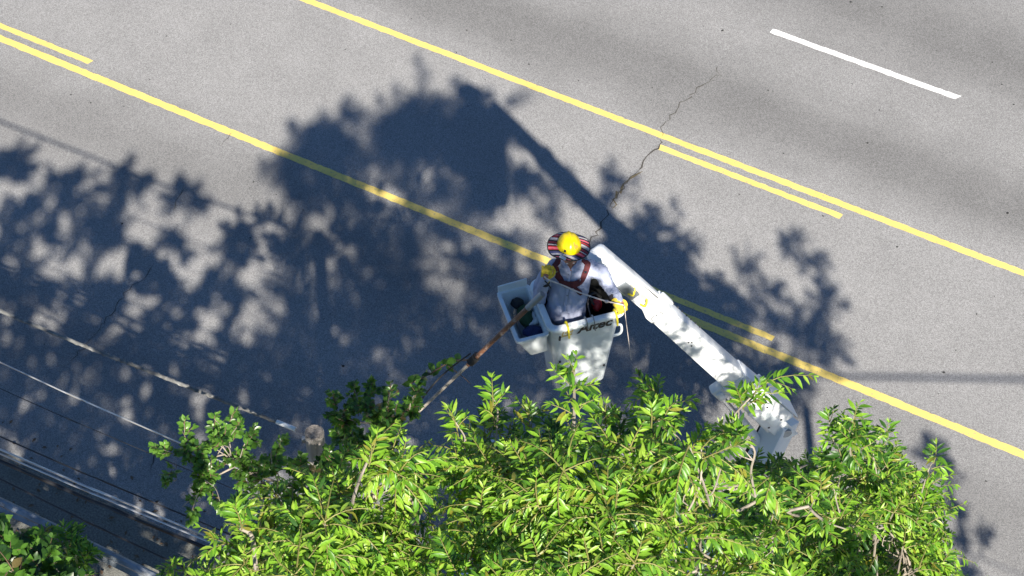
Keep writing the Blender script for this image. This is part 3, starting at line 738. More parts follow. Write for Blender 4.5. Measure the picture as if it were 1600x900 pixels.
# shirt: torso with belly, sleeves
hem = np.array([.53, 12.755, 8.345])
tor = loft([ring(hem, .178, .142), ring(hem + [0, -.005, .05], .188, .158), ring(hem + [.0, -.006, .14], .192, .172), ring(hem + [.01, .01, .26], .185, .158), ring(hem + [.03, .05, .40], .190, .142),
            ring(hem + [.045, .085, .52], .192, .132), ring(hem + [.053, .115, .60], .175, .115), ring(hem + [.055, .125, .66], .115, .085), ring(hem + [.055, .128, .70], .065, .065)])
shp = [tor, limb([shR + [.02, 0, -.02], (shR + elR) / 2 + [-.03, 0, .01], elR], [.083, .074, .062]), limb([elR, (elR * .45 + haR * .55), elR * .12 + haR * .88], [.062, .056, .044]),
       limb([shL + [-.02, 0, -.02], (shL + elL) / 2 + [.02, .0, .02], elL], [.085, .076, .064]), limb([elL, elL * .4 + haL * .6, elL * .2 + haL * .8], [.064, .056, .044]),
       limb([shR + [.02, 0, -.0], neck + [0, .0, -.055], shL + [-.02, 0, -.0]], [.075, .07, .075])]
SV, SF = fused(join(*shp), .009, 7); NN = vnormals(SV, SF)
def segdist(v, a, b):
    ab = b - a; t = np.clip(((v - a) @ ab) / (ab @ ab), 0, 1); return np.linalg.norm(v - a - t[:, None] * ab, axis=1), t
def arm_w(V):
    out = np.zeros(len(V)); ax = np.zeros(len(V))
    for a, b, k in ((shR, elR, 0), (elR, haR, 1), (shL, elL, 0), (elL, haL, 1)):
        d, t = segdist(V, a, b); m = d < .085; out = np.maximum(out, np.where(m, 1, 0)); ax = np.where(m, (t + k) * np.linalg.norm(b - a), ax)
    return out, ax
aw, ax = arm_w(SV)
disp = np.zeros(len(SV))
for i, v in enumerate(SV):
    q = Vector(v)
    n1 = noise.noise(Vector((v[0] * 11 + v[2] * 5, v[1] * 9, v[2] * 7 - v[0] * 4)))
    n2 = noise.noise(Vector((v[0] * 26 + 4, v[1] * 22, v[2] * 15)))
    tors = .011 * (1 - abs(n1) * 2.2) + .005 * n2
    arm = .008 * math.sin(ax[i] * 95 + 4 * n1 + 9 * n2) * (.5 + .5 * n1) + .004 * n2
    disp[i] = tors * (1 - aw[i]) + arm * aw[i]
SV = SV + NN * disp[:, None]
shirt = obj('shirt', (SV, SF), M['shirt'], person, 80)
bvh = BVHTree.FromPolygons([tuple(v) for v in SV], SF)
def hit(px, py):
    """point of the shirt seen at a pixel"""
    d = at(px, py, 0) - np.array([0, 0, CAMH]); d /= np.linalg.norm(d)
    loc, nor, _, _ = bvh.ray_cast(Vector((0, 0, CAMH)), Vector(d))
    return (np.array(loc), np.array(nor)) if loc else (None, None)
def snap(p):
    loc, nor, _, _ = bvh.find_nearest(Vector(p)); return np.array(loc), np.array(nor)
def ribbon(points, w, th=.006, lift=.004, m=8):
    """flat strap laid on the shirt"""
    Q = bez(points, m); C, N_ = [], []
    for q in Q:
        c, n = snap(q); C.append(c); N_.append(n)
    C = np.array(C); N_ = np.array(N_)
    for _ in range(3):
        C[1:-1] = (C[:-2] + 2 * C[1:-1] + C[2:]) / 4; N_[1:-1] = (N_[:-2] + 2 * N_[1:-1] + N_[2:]) / 4
    N_ /= np.linalg.norm(N_, axis=1)[:, None]
    T = np.gradient(C, axis=0); T /= np.linalg.norm(T, axis=1)[:, None]
    S_ = np.cross(T, N_); S_ /= np.linalg.norm(S_, axis=1)[:, None]
    w = np.interp(np.linspace(0, 1, len(C)), np.linspace(0, 1, len(np.atleast_1d(w))), np.atleast_1d(w))[:, None] / 2
    rings = [np.stack([c + s * ww + n * lift, c + n * (lift + .003), c - s * ww + n * lift, c - s * ww + n * (lift + th), c + n * (lift + th + .003), c + s * ww + n * (lift + th)]) for c, s, n, ww in zip(C, S_, N_, w)]
    return loft(rings)
def hp(px, py):
    c, n = hit(px, py)
    return c if c is not None else aty(px, py, 12.8)
# harness: two shoulder straps, chest piece, hanging tail
har = obj('harness', join(
    ribbon([neck + [-.13, .13, -.18], neck + [-.12, .09, -.01], hp(865, 404), hp(868, 416), hp(873, 430), hp(879, 442)], .056),
    ribbon([neck + [.10, .13, -.18], neck + [.10, .09, -.01], hp(921, 404), hp(917, 418), hp(912, 431), hp(905, 442)], .056),
    ribbon([hp(876, 440), hp(891, 445), hp(907, 440)], [.055, .075, .055], .008, .008)), M['harness'], person, 30)
obj('lanyard_tail', ribbon([hp(894, 443), hp(900, 449), hp(905, 455), hp(907, 459)], [.03, .035, .05, .03], .012, .012), M['harness'], har, 30)
obj('belt_strap', ribbon([hp(868, 431), hp(874, 438), hp(880, 442)], .022, .005, .006), M['harness'], har, 30)
for x, y in ((871, 424), (915, 424)):
    c, n = hit(x, y)
    if c is not None: obj('buckle', box(c + n * .014, .03, .012, .024, .003), M['chrome'], har)
# placket, collar and buttons
pl = [hp(891, 420), hp(889, 436), hp(887, 452), hp(884, 470), hp(882, 486)]
obj('placket', ribbon(pl, .03, .006, .004), M['shirt'], shirt, 30)
obj('placket_seam', ribbon([q + np.array([.017, 0, 0]) for q in pl], .005, .002, .003), M['button'], shirt, 30)
for x, y in ((889, 428), (888, 447), (886, 461), (884, 476)):
    c, n = hit(x, y)
    if c is not None: obj('button', tube([c + n * .004, c + n * .012], .007, 8), M['button'], shirt)
for sx, pts in ((-1, [(881, 404), (883, 412), (889, 422)]), (1, [(905, 404), (903, 412), (894, 422)])):
    obj('collar', ribbon([neck + [sx * .055, .06, .0]] + [hp(*q) for q in pts], [.05, .045, .042, .03], .008, .02), M['shirt'], shirt, 30)
obj('pocket', ribbon([hp(912, 430), hp(911, 441)], .085, .004, .002), M['shirt'], shirt, 30)
# open neck: skin showing in the V of the collar
obj('neck_opening', ribbon([neck + [0, -.06, .02], hp(893, 405), hp(893, 411), hp(892, 423)], [.11, .105, .085, .012], .004, .013), M['skin'], person, 60)

# hard hat with striped sun brim
HH = Matrix.Rotation(R(6), 3, 'Z') @ Matrix.Rotation(R(-8), 3, 'X') @ Matrix.Rotation(R(4), 3, 'Y')
hc = aty(889, 385, 12.81)
def hatp(v): return hc + np.array(HH @ Vector(v))
rings = []
for i in range(11):
    th = math.pi / 2 * i / 10
    rr = math.cos(th); zz = math.sin(th)
    ringp = []
    for j in range(36):
        a = 2 * math.pi * j / 36
        x, y = .118 * rr * math.cos(a), .140 * rr * math.sin(a)
        z = .135 * zz ** .92
        ridge = .015 * math.exp(-(x / .016) ** 2) * (rr < .98) * math.sin(min(1, zz * 1.6) * math.pi / 2) + .009 * (math.exp(-((x - .05) / .012) ** 2) + math.exp(-((x + .05) / .012) ** 2)) * zz
        ringp.append(hatp((x, y, z + ridge)))
    rings.append(ringp)
hat = obj('hard_hat', loft(rings, False, True), M['hat_yellow'], person, 60)
obj('hat_peak', loft([[hatp((.118 * k * math.cos(a), .140 * k * math.sin(a) - (.025 if math.sin(a) < -.3 else 0) * (k - 1) * 12, zz)) for a in np.linspace(0, 2 * math.pi, 36, endpoint=False)] for k, zz in ((.99, .012), (1.05, .004), (1.06, -.002), (.98, -.004))], False, False), M['hat_yellow'], hat, 60)
c = hatp((.045, -.115, .075)); n_ = np.array(HH @ Vector((.35, -.75, .5))); n_ /= np.linalg.norm(n_)
e1 = np.cross([0, 0, 1.0], n_); e1 /= np.linalg.norm(e1); e2 = np.cross(n_, e1)
# emblem wrapped on the shell
def shell(az, el, o=.002): 
    rr, zz = math.cos(el), math.sin(el)
    return hatp(((.118 + o) * rr * math.cos(az), (.140 + o) * rr * math.sin(az), (.135 + o) * zz ** .92))
def decal(a0, a1, l0, l1, o, name, m_):
    rows = [[shell(a, l, o) for a in np.linspace(a0, a1, 6)] for l in np.linspace(l0, l1, 6)]
    return obj(name, loft(rows, False, False, False), M[m_], hat, 60)
decal(R(-72), R(-46), R(28), R(56), .003, 'emblem', 'orange')
decal(R(-125), R(-114), R(14), R(24), .003, 'emblem', 'letter')
def stripe_material():
    m = bpy.data.materials.new('striped_brim'); m.use_nodes = True
    nt = m.node_tree; N = nt.nodes; L = nt.links; b = N['Principled BSDF']
    tc = N.new('ShaderNodeTexCoord'); mp = N.new('ShaderNodeMapping'); mp.inputs['Rotation'].default_value = (0, 0, R(24)); L.new(tc.outputs['Object'], mp.inputs['Vector'])
    sp = N.new('ShaderNodeSeparateXYZ'); L.new(mp.outputs[0], sp.inputs[0])
    mr = N.new('ShaderNodeMapRange'); mr.inputs['From Min'].default_value = -.23; mr.inputs['From Max'].default_value = .23; L.new(sp.outputs['Y'], mr.inputs['Value'])
    cr = N.new('ShaderNodeValToRGB'); cr.color_ramp.interpolation = 'CONSTANT'; L.new(mr.outputs[0], cr.inputs[0])
    pal = dict(k=(.012, .01, .016), r=(.42, .02, .03), p=(.62, .12, .16), w=(.55, .5, .5), b=(.05, .06, .16), m=(.18, .015, .03), g=(.28, .25, .27))
    seq = 'kwkrpkwbkrprkwkmkgwkrkpkwkbkwk'
    e = cr.color_ramp.elements
    while len(e) < len(seq): e.new(.5)
    rr_ = random.Random(4); pos = 0; W_ = [rr_.uniform(.6, 1.5) for _ in seq]; tot = sum(W_)
    for i, ch in enumerate(seq):
        e[i].position = pos / tot; e[i].color = (*pal[ch], 1); pos += W_[i]
    L.new(cr.outputs[0], b.inputs['Base Color']); b.inputs['Roughness'].default_value = .9
    return m
brs = []
for k, (q, z0) in enumerate(((.93, .002), (1.1, .004), (1.45, -.004), (1.72, -.016), (1.80, -.022), (1.80, -.028), (1.72, -.021), (1.1, -.002))):
    rr_ = []
    for j in range(48):
        a = 2 * math.pi * j / 48
        wob = (.010 * math.sin(3 * a + .6) + .006 * math.sin(5 * a)) * (q - .93)
        rr_.append((.113 * q * math.cos(a), .113 * q * math.sin(a) * (1.0 if math.sin(a) < 0 else 1.02) + (.012 if q > 1 else 0), z0 + wob))
    brs.append(rr_)
BV, BF = loft(brs, False, False)
me = bpy.data.meshes.new('sun_brim'); me.from_pydata([tuple(v) for v in BV], [], BF); smooth(me, 60); me.materials.append(stripe_material())
br = link('sun_brim', me, hat); br.matrix_basis = Matrix.Translation(Vector(hatp((0, 0, .012)) - origin_of(hat))) @ HH.to_4x4()
edge = [hatp((.2035 * math.cos(a), .2045 * math.sin(a) + .012, -.012 + (.010 * math.sin(3 * a + .6) + .006 * math.sin(5 * a)) * .87)) for a in np.linspace(0, 2 * math.pi, 49)]
obj('brim_binding', tube(edge, .006, 6, False), M['black'], hat)
tagp = [hatp(v) for v in ((-.115, -.155, .006), (-.06, -.195, -.004), (-.045, -.168, .006), (-.10, -.13, .012))]
obj('tag', hexa(tagp + [p_ + np.array([0, 0, .003]) for p_ in tagp]), M['rag'], hat)

# gloves: five bent fingers each
def glove(name, wrist, palm_dir, back_dir, curl, spread=.020, thumb_side=1, cuffm='cuff'):
    f = palm_dir / np.linalg.norm(palm_dir); n = back_dir - f * (back_dir @ f); n /= np.linalg.norm(n); s = np.cross(f, n) * thumb_side
    GS = 1.18
    def G(x, y, z): return wrist + (s * x + f * y + n * z) * GS
    shp = [limb([G(0, -.03, 0), G(0, .02, 0)], [.042, .042], 10, 4), limb([G(-.024, .02, 0), G(-.028, .085, 0)], [.026, .025], 10, 4), limb([G(.022, .02, 0), G(.028, .085, 0)], [.026, .025], 10, 4), limb([G(0, .02, .004), G(0, .088, .004)], [.028, .026], 10, 4)]
    for k, (x, ln) in enumerate(((.034, .072), (.0115, .082), (-.0115, .077), (-.034, .060))):
        P = [G(x * .95, .075, .002)]; ang = 0
        for q in (.42, .33, .25):
            ang += curl * (1.0 if q == .42 else 1.15); y0 = P[-1]
            P.append(y0 + (f * math.cos(ang) - n * math.sin(ang)) * ln * q * GS + s * x * .12)
        shp.append(limb(P, [.0142, .0138, .013, .011], 8, 4))
    P = [G(.030, .012, -.004), G(.058, .040, -.012), G(.062, .070, -.028), G(.048, .090, -.040)]
    shp.append(limb(P, [.016, .0145, .0135, .011], 8, 4))
    V, F = fused(join(*shp), .0048, 2)
    g = obj(name, (V, F), M['glove'], person, 80)
    V, F = tube([G(0, -.065, 0), G(0, -.045, 0), G(0, -.025, 0)], [.043, .046, .042], 14); obj('cuff', (V, F), M[cuffm], g)
    return G
# right hand (left in the picture): raised in front of the chest, back of the hand to the viewer
GR = glove('glove', haR + np.array([0, .02, -.065]), np.array([.12, .18, 1.0]), np.array([-.05, -1, .35]), .75, thumb_side=1)
GL = glove('glove', haL + np.array([-.055, .035, .02]), haL - elL + np.array([.02, -.02, -.03]), np.array([.1, -.35, 1.0]), .62, thumb_side=-1)
# strap dangling from the right wrist
a = haR + np.array([.02, -.045, -.07]); obj('wrist_strap', tube(bez([a + [-.03, -.0, .05], a, a + [.022, .0, -.05], a + [.028, .01, -.075]], 5), .007, 6), M['black'], person)

# ------------------------------------------------------------------ rope held between both hands
r0 = aty(857, 437, 12.60); r1 = aty(972, 476, 12.56)
mid1 = aty(908, 458, 12.585); mid2 = aty(945, 470, 12.57)
rp = empty('rope', r0); tag(rp, 'thin pale rope stretched between both gloved hands of the worker', 'rope')
obj('cord', tube(bez([aty(850, 432, 12.62), r0, aty(882, 447, 12.59), mid1, mid2, r1, aty(976, 480, 12.52)], 8), .0075, 7), M['rope'], rp)
obj('loose_end', tube(bez([aty(976, 480, 12.52), aty(978, 500, 12.49), aty(982, 530, 12.47), aty(986, 562, 12.46)], 8), .0035, 6), M['rope'], rp)
obj('knot', lumpy(aty(948, 471, 12.57), (.02, .016, .016), 8, .4), M['rope'], rp, 60)

# ------------------------------------------------------------------ pole pruner resting on the tray
p0, p1 = at(846, 461, 8.98), at(664, 634, 7.45)
pd = (p1 - p0) / np.linalg.norm(p1 - p0); PLn = np.linalg.norm(p1 - p0)
pp = empty('pole_pruner', p1); tag(pp, 'long rusty brown pole pruner leaning from the bucket down into the leaves', 'pruner')
obj('pole', tube([p0 + pd * PLn * k for k in np.linspace(0, .62, 12)], np.linspace(.028, .022, 12), 12), M['pole_wood'], pp)
obj('lower_pole', tube([p0 + pd * PLn * k for k in np.linspace(.56, 1.25, 12)], np.linspace(.018, .014, 12), 10), M['pole_pale'], pp)
obj('clamp', join(tube([p0 + pd * PLn * .545, p0 + pd * PLn * .60], .044, 12), box(p0 + pd * PLn * .57 + [.03, .02, .04], .05, .05, .06, .01)), M['rubber'], pp)
obj('end_sleeve', tube([p0 - pd * .02, p0 + pd * .22], .033, 12), M['galv'], pp)
obj('pull_rope', tube(bez([p0 + pd * PLn * .57 + [-.03, .03, .06], p0 + pd * PLn * .72 + [-.09, .05, .02], p0 + pd * PLn * .86 + [-.10, .04, 0], p0 + pd * PLn * 1.1 + [-.05, 0, 0]], 8), .008, 6), M['rubber'], pp)
hd0 = p0 + pd * PLn * 1.25
obj('saw_blade', hexa([hd0 + [0, -.004, 0], hd0 + pd * .42 + [.10, -.004, -.03], hd0 + pd * .42 + [.10, .0, -.03], hd0 + [0, 0, 0], hd0 + [-.03, -.004, .04], hd0 + pd * .42 + [.085, -.004, .0], hd0 + pd * .42 + [.085, 0, .0], hd0 + [-.03, 0, .04]]), M['chrome'], pp)
obj('cutter_hook', tube(bez([hd0, hd0 + pd * .1 + [-.06, 0, .02], hd0 + pd * .2 + [-.08, 0, -.04], hd0 + pd * .22 + [-.02, 0, -.1]], 6), .014, 8), M['dark_steel'], pp)

# ------------------------------------------------------------------ trees
def leaf_template(w=.17, fold=.055, droop=.13, belly=.5):
    xs = [.06, .28, .52, .76, 1.0]
    hw = [0.012, w * .82, w, w * .66, .0]
    V = [(0, 0, 0)]; 
    for x, h in zip(xs, hw):
        z = -droop * x * x
        if x < 1: V += [(x, h, z + fold * (h / w)), (x, 0, z), (x, -h, z + fold * (h / w))]
        else: V.append((1.0, 0, z - .02))
    # index: 0 base; rings at 1,4,7,10 ; tip 13
    F = [(0, 2, 1), (0, 3, 2)]
    for i in range(3):
        a = 1 + 3 * i; b = a + 3
        F += [(a, a + 1, b + 1, b), (a + 1, a + 2, b + 2, b + 1)]
    F += [(10, 11, 13), (11, 12, 13)]
    return np.array(V, float), F
TEMPL = {'privet': [leaf_template(.125, .045, .22), leaf_template(.138, .055, .38), leaf_template(.118, .035, .10)],
         'pear': [leaf_template(.30, .07, .12), leaf_template(.32, .09, .25), leaf_template(.27, .05, .05)]}
LEAFMESH = {}
for kind in TEMPL:
    for i, (V, F) in enumerate(TEMPL[kind]):
        for j, m in enumerate(LEAF[kind]):
            me = bpy.data.meshes.new('leaf'); me.from_pydata([tuple(v) for v in V], [], F); smooth(me, None); me.materials.append(m); LEAFMESH[kind, i, j] = me
def unit(v): return v / (np.linalg.norm(v, axis=-1, keepdims=True) + 1e-9)
UP = np.array([0, 0, 1.0])
SUNGAPS = [(Bm(BL - .95, .1, .1), .15), (Bm(BL - .6, .1, .1), .15), (Bm(BL - .25, .1, .1), .10), (Bm(.1, .1, .1), .16), (Bm(.45, .1, .1), .10), (haL, .07), (hem + [0, -.15, .25], .11), (hem + [.12, -.15, .2], .08), (Bk(.12, -.3, .5), .05), (Bk(-.12, -.3, .72), .05), (Bk(.2, -.3, .25), .04), (Bk(-.05, -.3, .3), .04), (Bk(-.52, -.22, .78), .05), (Bk(-.45, -.22, .62), .04), (Bm(1.6, .13, 0), .05), (Bm(2.05, .13, .05), .06), (elL * .5 + shL * .5, .06), (hc + np.array([0, -.05, .1]), .10)] + [(at(x_, y_, 9.1) + SUNV * .35, .22) for x_, y_ in ((5, 850), (60, 885), (10, 910), (100, 920))]
class Crown:
    def __init__(self, seed, kind, leaf=.115, stem='stem'):
        self.r = np.random.default_rng(seed); self.kind = kind; self.leaf = leaf; self.stemmat = stem
        self.pos = []; self.dir = []; self.nor = []; self.sc = []; self.mi = []; self.stems = []; self.centres = []; self.bases = []; self.leaders = []
    def shoot(self, base, d, L, droop, mix, n=None, size=1.0, hang=.35):
        r = self.r; mp_ = base + d * L * .6
        for P_, rad_ in SUNGAPS:                      # gaps in the foliage through which the sun reaches the boom and the worker
            v_ = mp_ - P_; k_ = v_ @ SUNV
            if k_ > 0 and np.linalg.norm(v_ - SUNV * k_) < rad_ + .22 * L: return False
        sp = self.leaf * .25 * r.uniform(.85, 1.2) * max(1, size)
        n = n or max(4, int(L / sp))
        side = np.array([d[1], -d[0], 0.0]); ln = math.hypot(d[0], d[1])
        side = side / ln if ln > .15 else np.array([1.0, 0, 0])
        bend = r.normal(0, .18)
        def P(t): t = np.asarray(t)[..., None]; return base + d * L * t - UP * droop * L * t * t + side * bend * L * t * t
        def Tn(t): t = np.asarray(t)[..., None]; return unit(d * L - UP * 2 * droop * L * t + side * 2 * bend * L * t)
        self.stems.append((P(np.linspace(0, 1, 5)), .0042 * (1.0 + L)))
        ts = np.linspace(.08, 1, n)
        both = r.random(n) < .55; alt = (np.arange(n) + r.integers(0, 2)) % 2 == 0
        keep = np.concatenate([both | alt, both | ~alt]) & (r.random(2 * n) > .06)
        t = np.concatenate([ts, ts])[keep]; sg = np.concatenate([np.ones(n), -np.ones(n)])[keep]; m = len(t)
        tan = Tn(t); sd = np.stack([tan[:, 1], -tan[:, 0], np.zeros(m)], 1); l2 = np.linalg.norm(sd, axis=1, keepdims=True)
        sd = np.where(l2 > .1, sd / (l2 + 1e-9), side); nn = unit(np.cross(sd, tan))
        az = r.uniform(.75, 1.25, m) * (1 - .35 * t)
        v = tan * np.cos(az)[:, None] + sd * (sg * np.sin(az))[:, None] + nn * r.normal(.05, .22, m)[:, None] - UP * (r.uniform(.1, .9, m) * hang)[:, None]
        v = unit(v)
        nr = unit(nn * .5 + UP * .75 + r.normal(0, .28, (m, 3))); nr = unit(nr - v * (nr * v).sum(1, keepdims=True))
        s = self.leaf * size * r.uniform(.6, 1.22, m) * (1 - .45 * np.maximum(0, t - .7) / .3)
        mi = r.choice(5, m, p=mix)
        q = unit(Tn(1.0) + r.normal(0, .3, (2, 3))); qn = unit(UP + r.normal(0, .4, (2, 3))); qn = unit(qn - q * (qn * q).sum(1, keepdims=True))
        self.pos.append(np.concatenate([P(t), P(np.ones(2))])); self.dir.append(np.concatenate([v, q])); self.nor.append(np.concatenate([nr, qn]))
        self.sc.append(np.concatenate([s, self.leaf * size * r.uniform(.4, .7, 2)])); self.mi.append(np.concatenate([mi, r.choice([0, 1, 1], 2)]))
        return True
    def lump(self, c, rad, n=None, mix=(.40, .20, .25, .12, .03), up=.45, L=(.22, .5), droop=(.1, .45), low=-.35, fill=.3, dens=22, size=1.0):
        r = self.r; c = np.array(c, float); rad = np.array(rad if np.ndim(rad) else (rad, rad, rad * .85), float)
        if n is None: n = int(dens * (4 * math.pi * (rad[0] * rad[1] * rad[2]) ** (2 / 3)) ** .9 + 6)
        self.centres.append((c, float(rad.mean())))
        mix = np.array(mix) / sum(mix)
        for i in range(n):
            while True:
                q = unit(r.normal(0, 1, 3))
                if q[2] > low: break
            k = r.uniform(.72, 1.0) if r.random() > fill else r.uniform(.25, .75)
            b = c + q * rad * k
            d = unit(q * .75 + UP * up * r.uniform(.3, 1.4) + r.normal(0, .3, 3))
            Ls = r.uniform(*L) * min(1.0, .45 + rad.mean())
            b = b - d * Ls * .55
            bias = r.dirichlet(mix * 6 + .05)
            if self.shoot(b, d, Ls, r.uniform(*droop), bias, size=size): self.bases.append((b, len(self.centres) - 1))
    def whorl(self, apex, axis, n, L, mix, size=1.0):
        """upright leader ending in a ring of arching, drooping shoots"""
        r = self.r; a0 = r.uniform(0, 6.28); ref = unit(np.cross(axis, [.3, .9, .1])); r2 = np.cross(axis, ref); ok = False
        for i in range(n):
            a = a0 + 2 * math.pi * (i + r.uniform(-.3, .3)) / n; e = r.uniform(.05, .75)
            d = unit((ref * math.cos(a) + r2 * math.sin(a)) * math.cos(e) + axis * math.sin(e))
            bias = r.dirichlet(np.array(mix) * 6 + .05)
            ok |= bool(self.shoot(apex - axis * r.uniform(0, .10), d, L * r.uniform(.7, 1.25), r.uniform(.3, .85), bias, size=size, hang=1.1))
        if not ok: return
        self.shoot(apex, unit(axis + r.normal(0, .15, 3)), L * r.uniform(.35, .6), .1, np.array(mix), size=size * .8)
        self.leaders.append((bez([apex - axis * .7 + r.normal(0, .06, 3), apex - axis * .3 + r.normal(0, .025, 3), apex - axis * .03], 4), .0095))
    def clump(self, c, rad, mix, dens=6.5, size=1.0, L=.36):
        r = self.r; c = np.array(c, float); self.centres.append((c, rad)); mix = np.array(mix) / sum(mix)
        n = max(3, int(dens * 2 * math.pi * rad * rad * 2.2)); pts = []
        for i in range(n):
            for _ in range(12):
                q = unit(r.normal(0, 1, 3) * [1, 1, .8]); q[2] = abs(q[2]) * 1.1 - .1
                if all(np.linalg.norm(q - o) > .55 for o in pts): break
            pts.append(q); ax = unit(UP + q * .55 + r.normal(0, .12, 3))
            self.whorl(c + q * rad * [1, 1, .8], ax, int(r.integers(5, 9)), L * r.uniform(.85, 1.2), mix, size)
            self.bases.append((c + q * rad * .8 - ax * .45, len(self.centres) - 1))
        for i in range(int(n * 1.6)):
            q = unit(r.normal(0, 1, 3)); b = c + q * rad * .7 - [0, 0, rad * .35]
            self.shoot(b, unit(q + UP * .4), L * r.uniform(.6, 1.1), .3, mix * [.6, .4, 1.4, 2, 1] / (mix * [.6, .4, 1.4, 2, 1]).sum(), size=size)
    def sprig(self, base, tip_, n=7, L=(.18, .34), mix=(.35, .2, .3, .12, .03), r0=.012, size=1.0, spread=.75, start=.35):
        """a single upright leader with side shoots"""
        r = self.r; base, tip_ = np.array(base), np.array(tip_)
        self.leaders.append((bez([base, (base + tip_) / 2 + r.normal(0, .03, 3), tip_], 5), r0))
        ax = unit(tip_ - base); ln = np.linalg.norm(tip_ - base); mix = np.array(mix) / sum(mix)
        for i in range(n):
            t = start + (1 - start) * i / max(1, n - 1)
            a = i * 2.4 + r.uniform(-.4, .4); e = unit(np.cross(ax, [math.cos(a), math.sin(a), .3]))
            d = unit(ax * (1 - spread * .55) + e * spread + UP * .1)
            self.shoot(base + ax * ln * t, d, r.uniform(*L) * (1 - .35 * t), r.uniform(.1, .4), mix, size=size)
        self.shoot(tip_ - ax * .06, ax, r.uniform(*L), .1, mix, size=size)
    def build(self, name, base, label, cat, group=None, top=None, trunk_r=.11, nobj=300, lean=None, trunkmat='bark', limb_r=.03, twigp=.4):
        r = self.r; base = np.array(base, float)
        t = empty(name, base); tag(t, label, cat, group)
        cen = np.array([c for c, _ in self.centres]); mid = cen.mean(0)
        fork = np.array(top) if top is not None else np.array([base[0] * .35 + mid[0] * .65, base[1] * .35 + mid[1] * .65, mid[2] - 2.4])
        P = bez([base - [0, 0, .3], base + (fork - base) * .35 + r.normal(0, .08, 3) * [1, 1, 0], base + (fork - base) * .7 + r.normal(0, .08, 3) * [1, 1, 0], fork], 6)
        obj('trunk', tube(P, np.linspace(trunk_r, trunk_r * .6, len(P)), 12), M[trunkmat], t)
        # limbs fork from one another: each lump hangs on the nearest one already joined to the trunk
        twigs = list(self.leaders); cs = [fork] + [c for c, _ in self.centres]; n = len(cs)
        par = {}; done = [0]; todo = set(range(1, n))
        drop_ = lambda p: np.array([p[0], p[1], p[2] * 1.25])
        while todo:
            best = min(((np.linalg.norm(drop_(cs[i]) - drop_(cs[k])) * (1.0 if k else .8) + (.25 if cs[k][2] > cs[i][2] + .1 else 0), i, k) for i in todo for k in done))
            par[best[1]] = best[2]; done.append(best[1]); todo.discard(best[1])
        weight = np.ones(n)
        for i in reversed(done[1:]): weight[par[i]] += weight[i]
        nodes = {0: fork}
        for i in done[1:]:
            c = cs[i]; nodes[i] = c + r.normal(0, .04, 3) - [0, 0, .12]
            a_, e = nodes[par[i]], nodes[i]; ln = np.linalg.norm(e - a_)
            h = a_ + (e - a_) * .5 + r.normal(0, .07, 3) * ln - UP * .06 * ln
            h2 = a_ + (e - a_) * .78 + r.normal(0, .04, 3) * ln
            Q = bez([a_, h, h2, e], 4); r0 = limb_r * (.28 + .3 * min(2.6, math.sqrt(weight[i]))); r1 = limb_r * (.2 + .26 * min(2.6, math.sqrt(max(1, weight[i] - 1))))
            obj('limb', tube(Q, np.linspace(r0, r1, len(Q)), 7), M[trunkmat], t)
            for b, ci in self.bases:
                if ci == i - 1 and r.random() < twigp:
                    k = Q[int(r.uniform(.45, 1) * (len(Q) - 1))]
                    twigs.append((bez([k, (k + b) / 2 + r.normal(0, .05, 3) - UP * .03, b], 3), .006))
        parts = [tube(q, np.linspace(rr, rr * .6, len(q)), 4, False) for q, rr in twigs]
        if parts: tag(obj('twigs', join(*parts), M[trunkmat], t, 60), kind='stuff')
        parts = [tube(q, np.linspace(rr, rr * .4, len(q)), 4, False) for q, rr in self.stems]
        tag(obj('stems', join(*parts), M[self.stemmat], t, 60), kind='stuff')
        # leaves
        pos, dr, nr, sc, mi = (np.concatenate(q_) for q_ in (self.pos, self.dir, self.nor, self.sc, self.mi))
        N = len(pos); Rm = np.stack([dr, np.cross(nr, dr), nr], axis=2)
        tv = r.integers(0, 3, N)
        px, py, dep = proj(pos + dr * sc[:, None] * .5)
        inside = (px > 2) & (px < 1598) & (py > 2) & (py < 898)
        # the leaves nearest the viewer in each small patch of the frame are single leaves
        cell = np.floor(px / 9).astype(int) * 1000 + np.floor(py / 9).astype(int)
        order = np.argsort(dep); seen = set(); cand = []
        for i in order:
            if not inside[i]: continue
            if cell[i] in seen: continue
            seen.add(cell[i]); cand.append(i)
        size = np.abs(np.einsum('ij,j->i', nr, np.array([0, -math.cos(PITCH), math.sin(PITCH)]))) * sc / dep
        cand = sorted(cand, key=lambda i: -size[i])[:nobj]
        single = np.zeros(N, bool); single[cand] = True
        rest = np.where(~single)[0]
        V = []; poly = []; mats = []; k = 0
        for j in range(3):
            idx = rest[tv[rest] == j]; T, F = TEMPL[self.kind][j]
            W = np.einsum('nij,vj->nvi', Rm[idx] * sc[idx][:, None, None], T) + pos[idx][:, None]
            V.append(W.reshape(-1, 3))
            F3 = F; nv = len(T)
            offs = k + np.arange(len(idx)) * nv
            for f in F3: poly.append((np.array(f)[None] + offs[:, None], mi[idx]))
            k += len(idx) * nv
        V = np.concatenate(V) - base
        loops = np.concatenate([p.reshape(-1) for p, _ in poly]); sizes = np.concatenate([np.full(len(p), p.shape[1]) for p, _ in poly]); mm = np.concatenate([m for _, m in poly])
        me = bpy.data.meshes.new('crown'); me.vertices.add(len(V)); me.vertices.foreach_set('co', V.reshape(-1).astype(np.float32))
        me.loops.add(len(loops)); me.loops.foreach_set('vertex_index', loops.astype(np.int32))
        me.polygons.add(len(sizes)); starts = np.concatenate([[0], np.cumsum(sizes)[:-1]])
        me.polygons.foreach_set('loop_start', starts.astype(np.int32)); me.polygons.foreach_set('loop_total', sizes.astype(np.int32))
        for m in LEAF[self.kind]: me.materials.append(m)
        me.polygons.foreach_set('material_index', mm.astype(np.int32)); me.polygons.foreach_set('use_smooth', np.ones(len(sizes), bool))
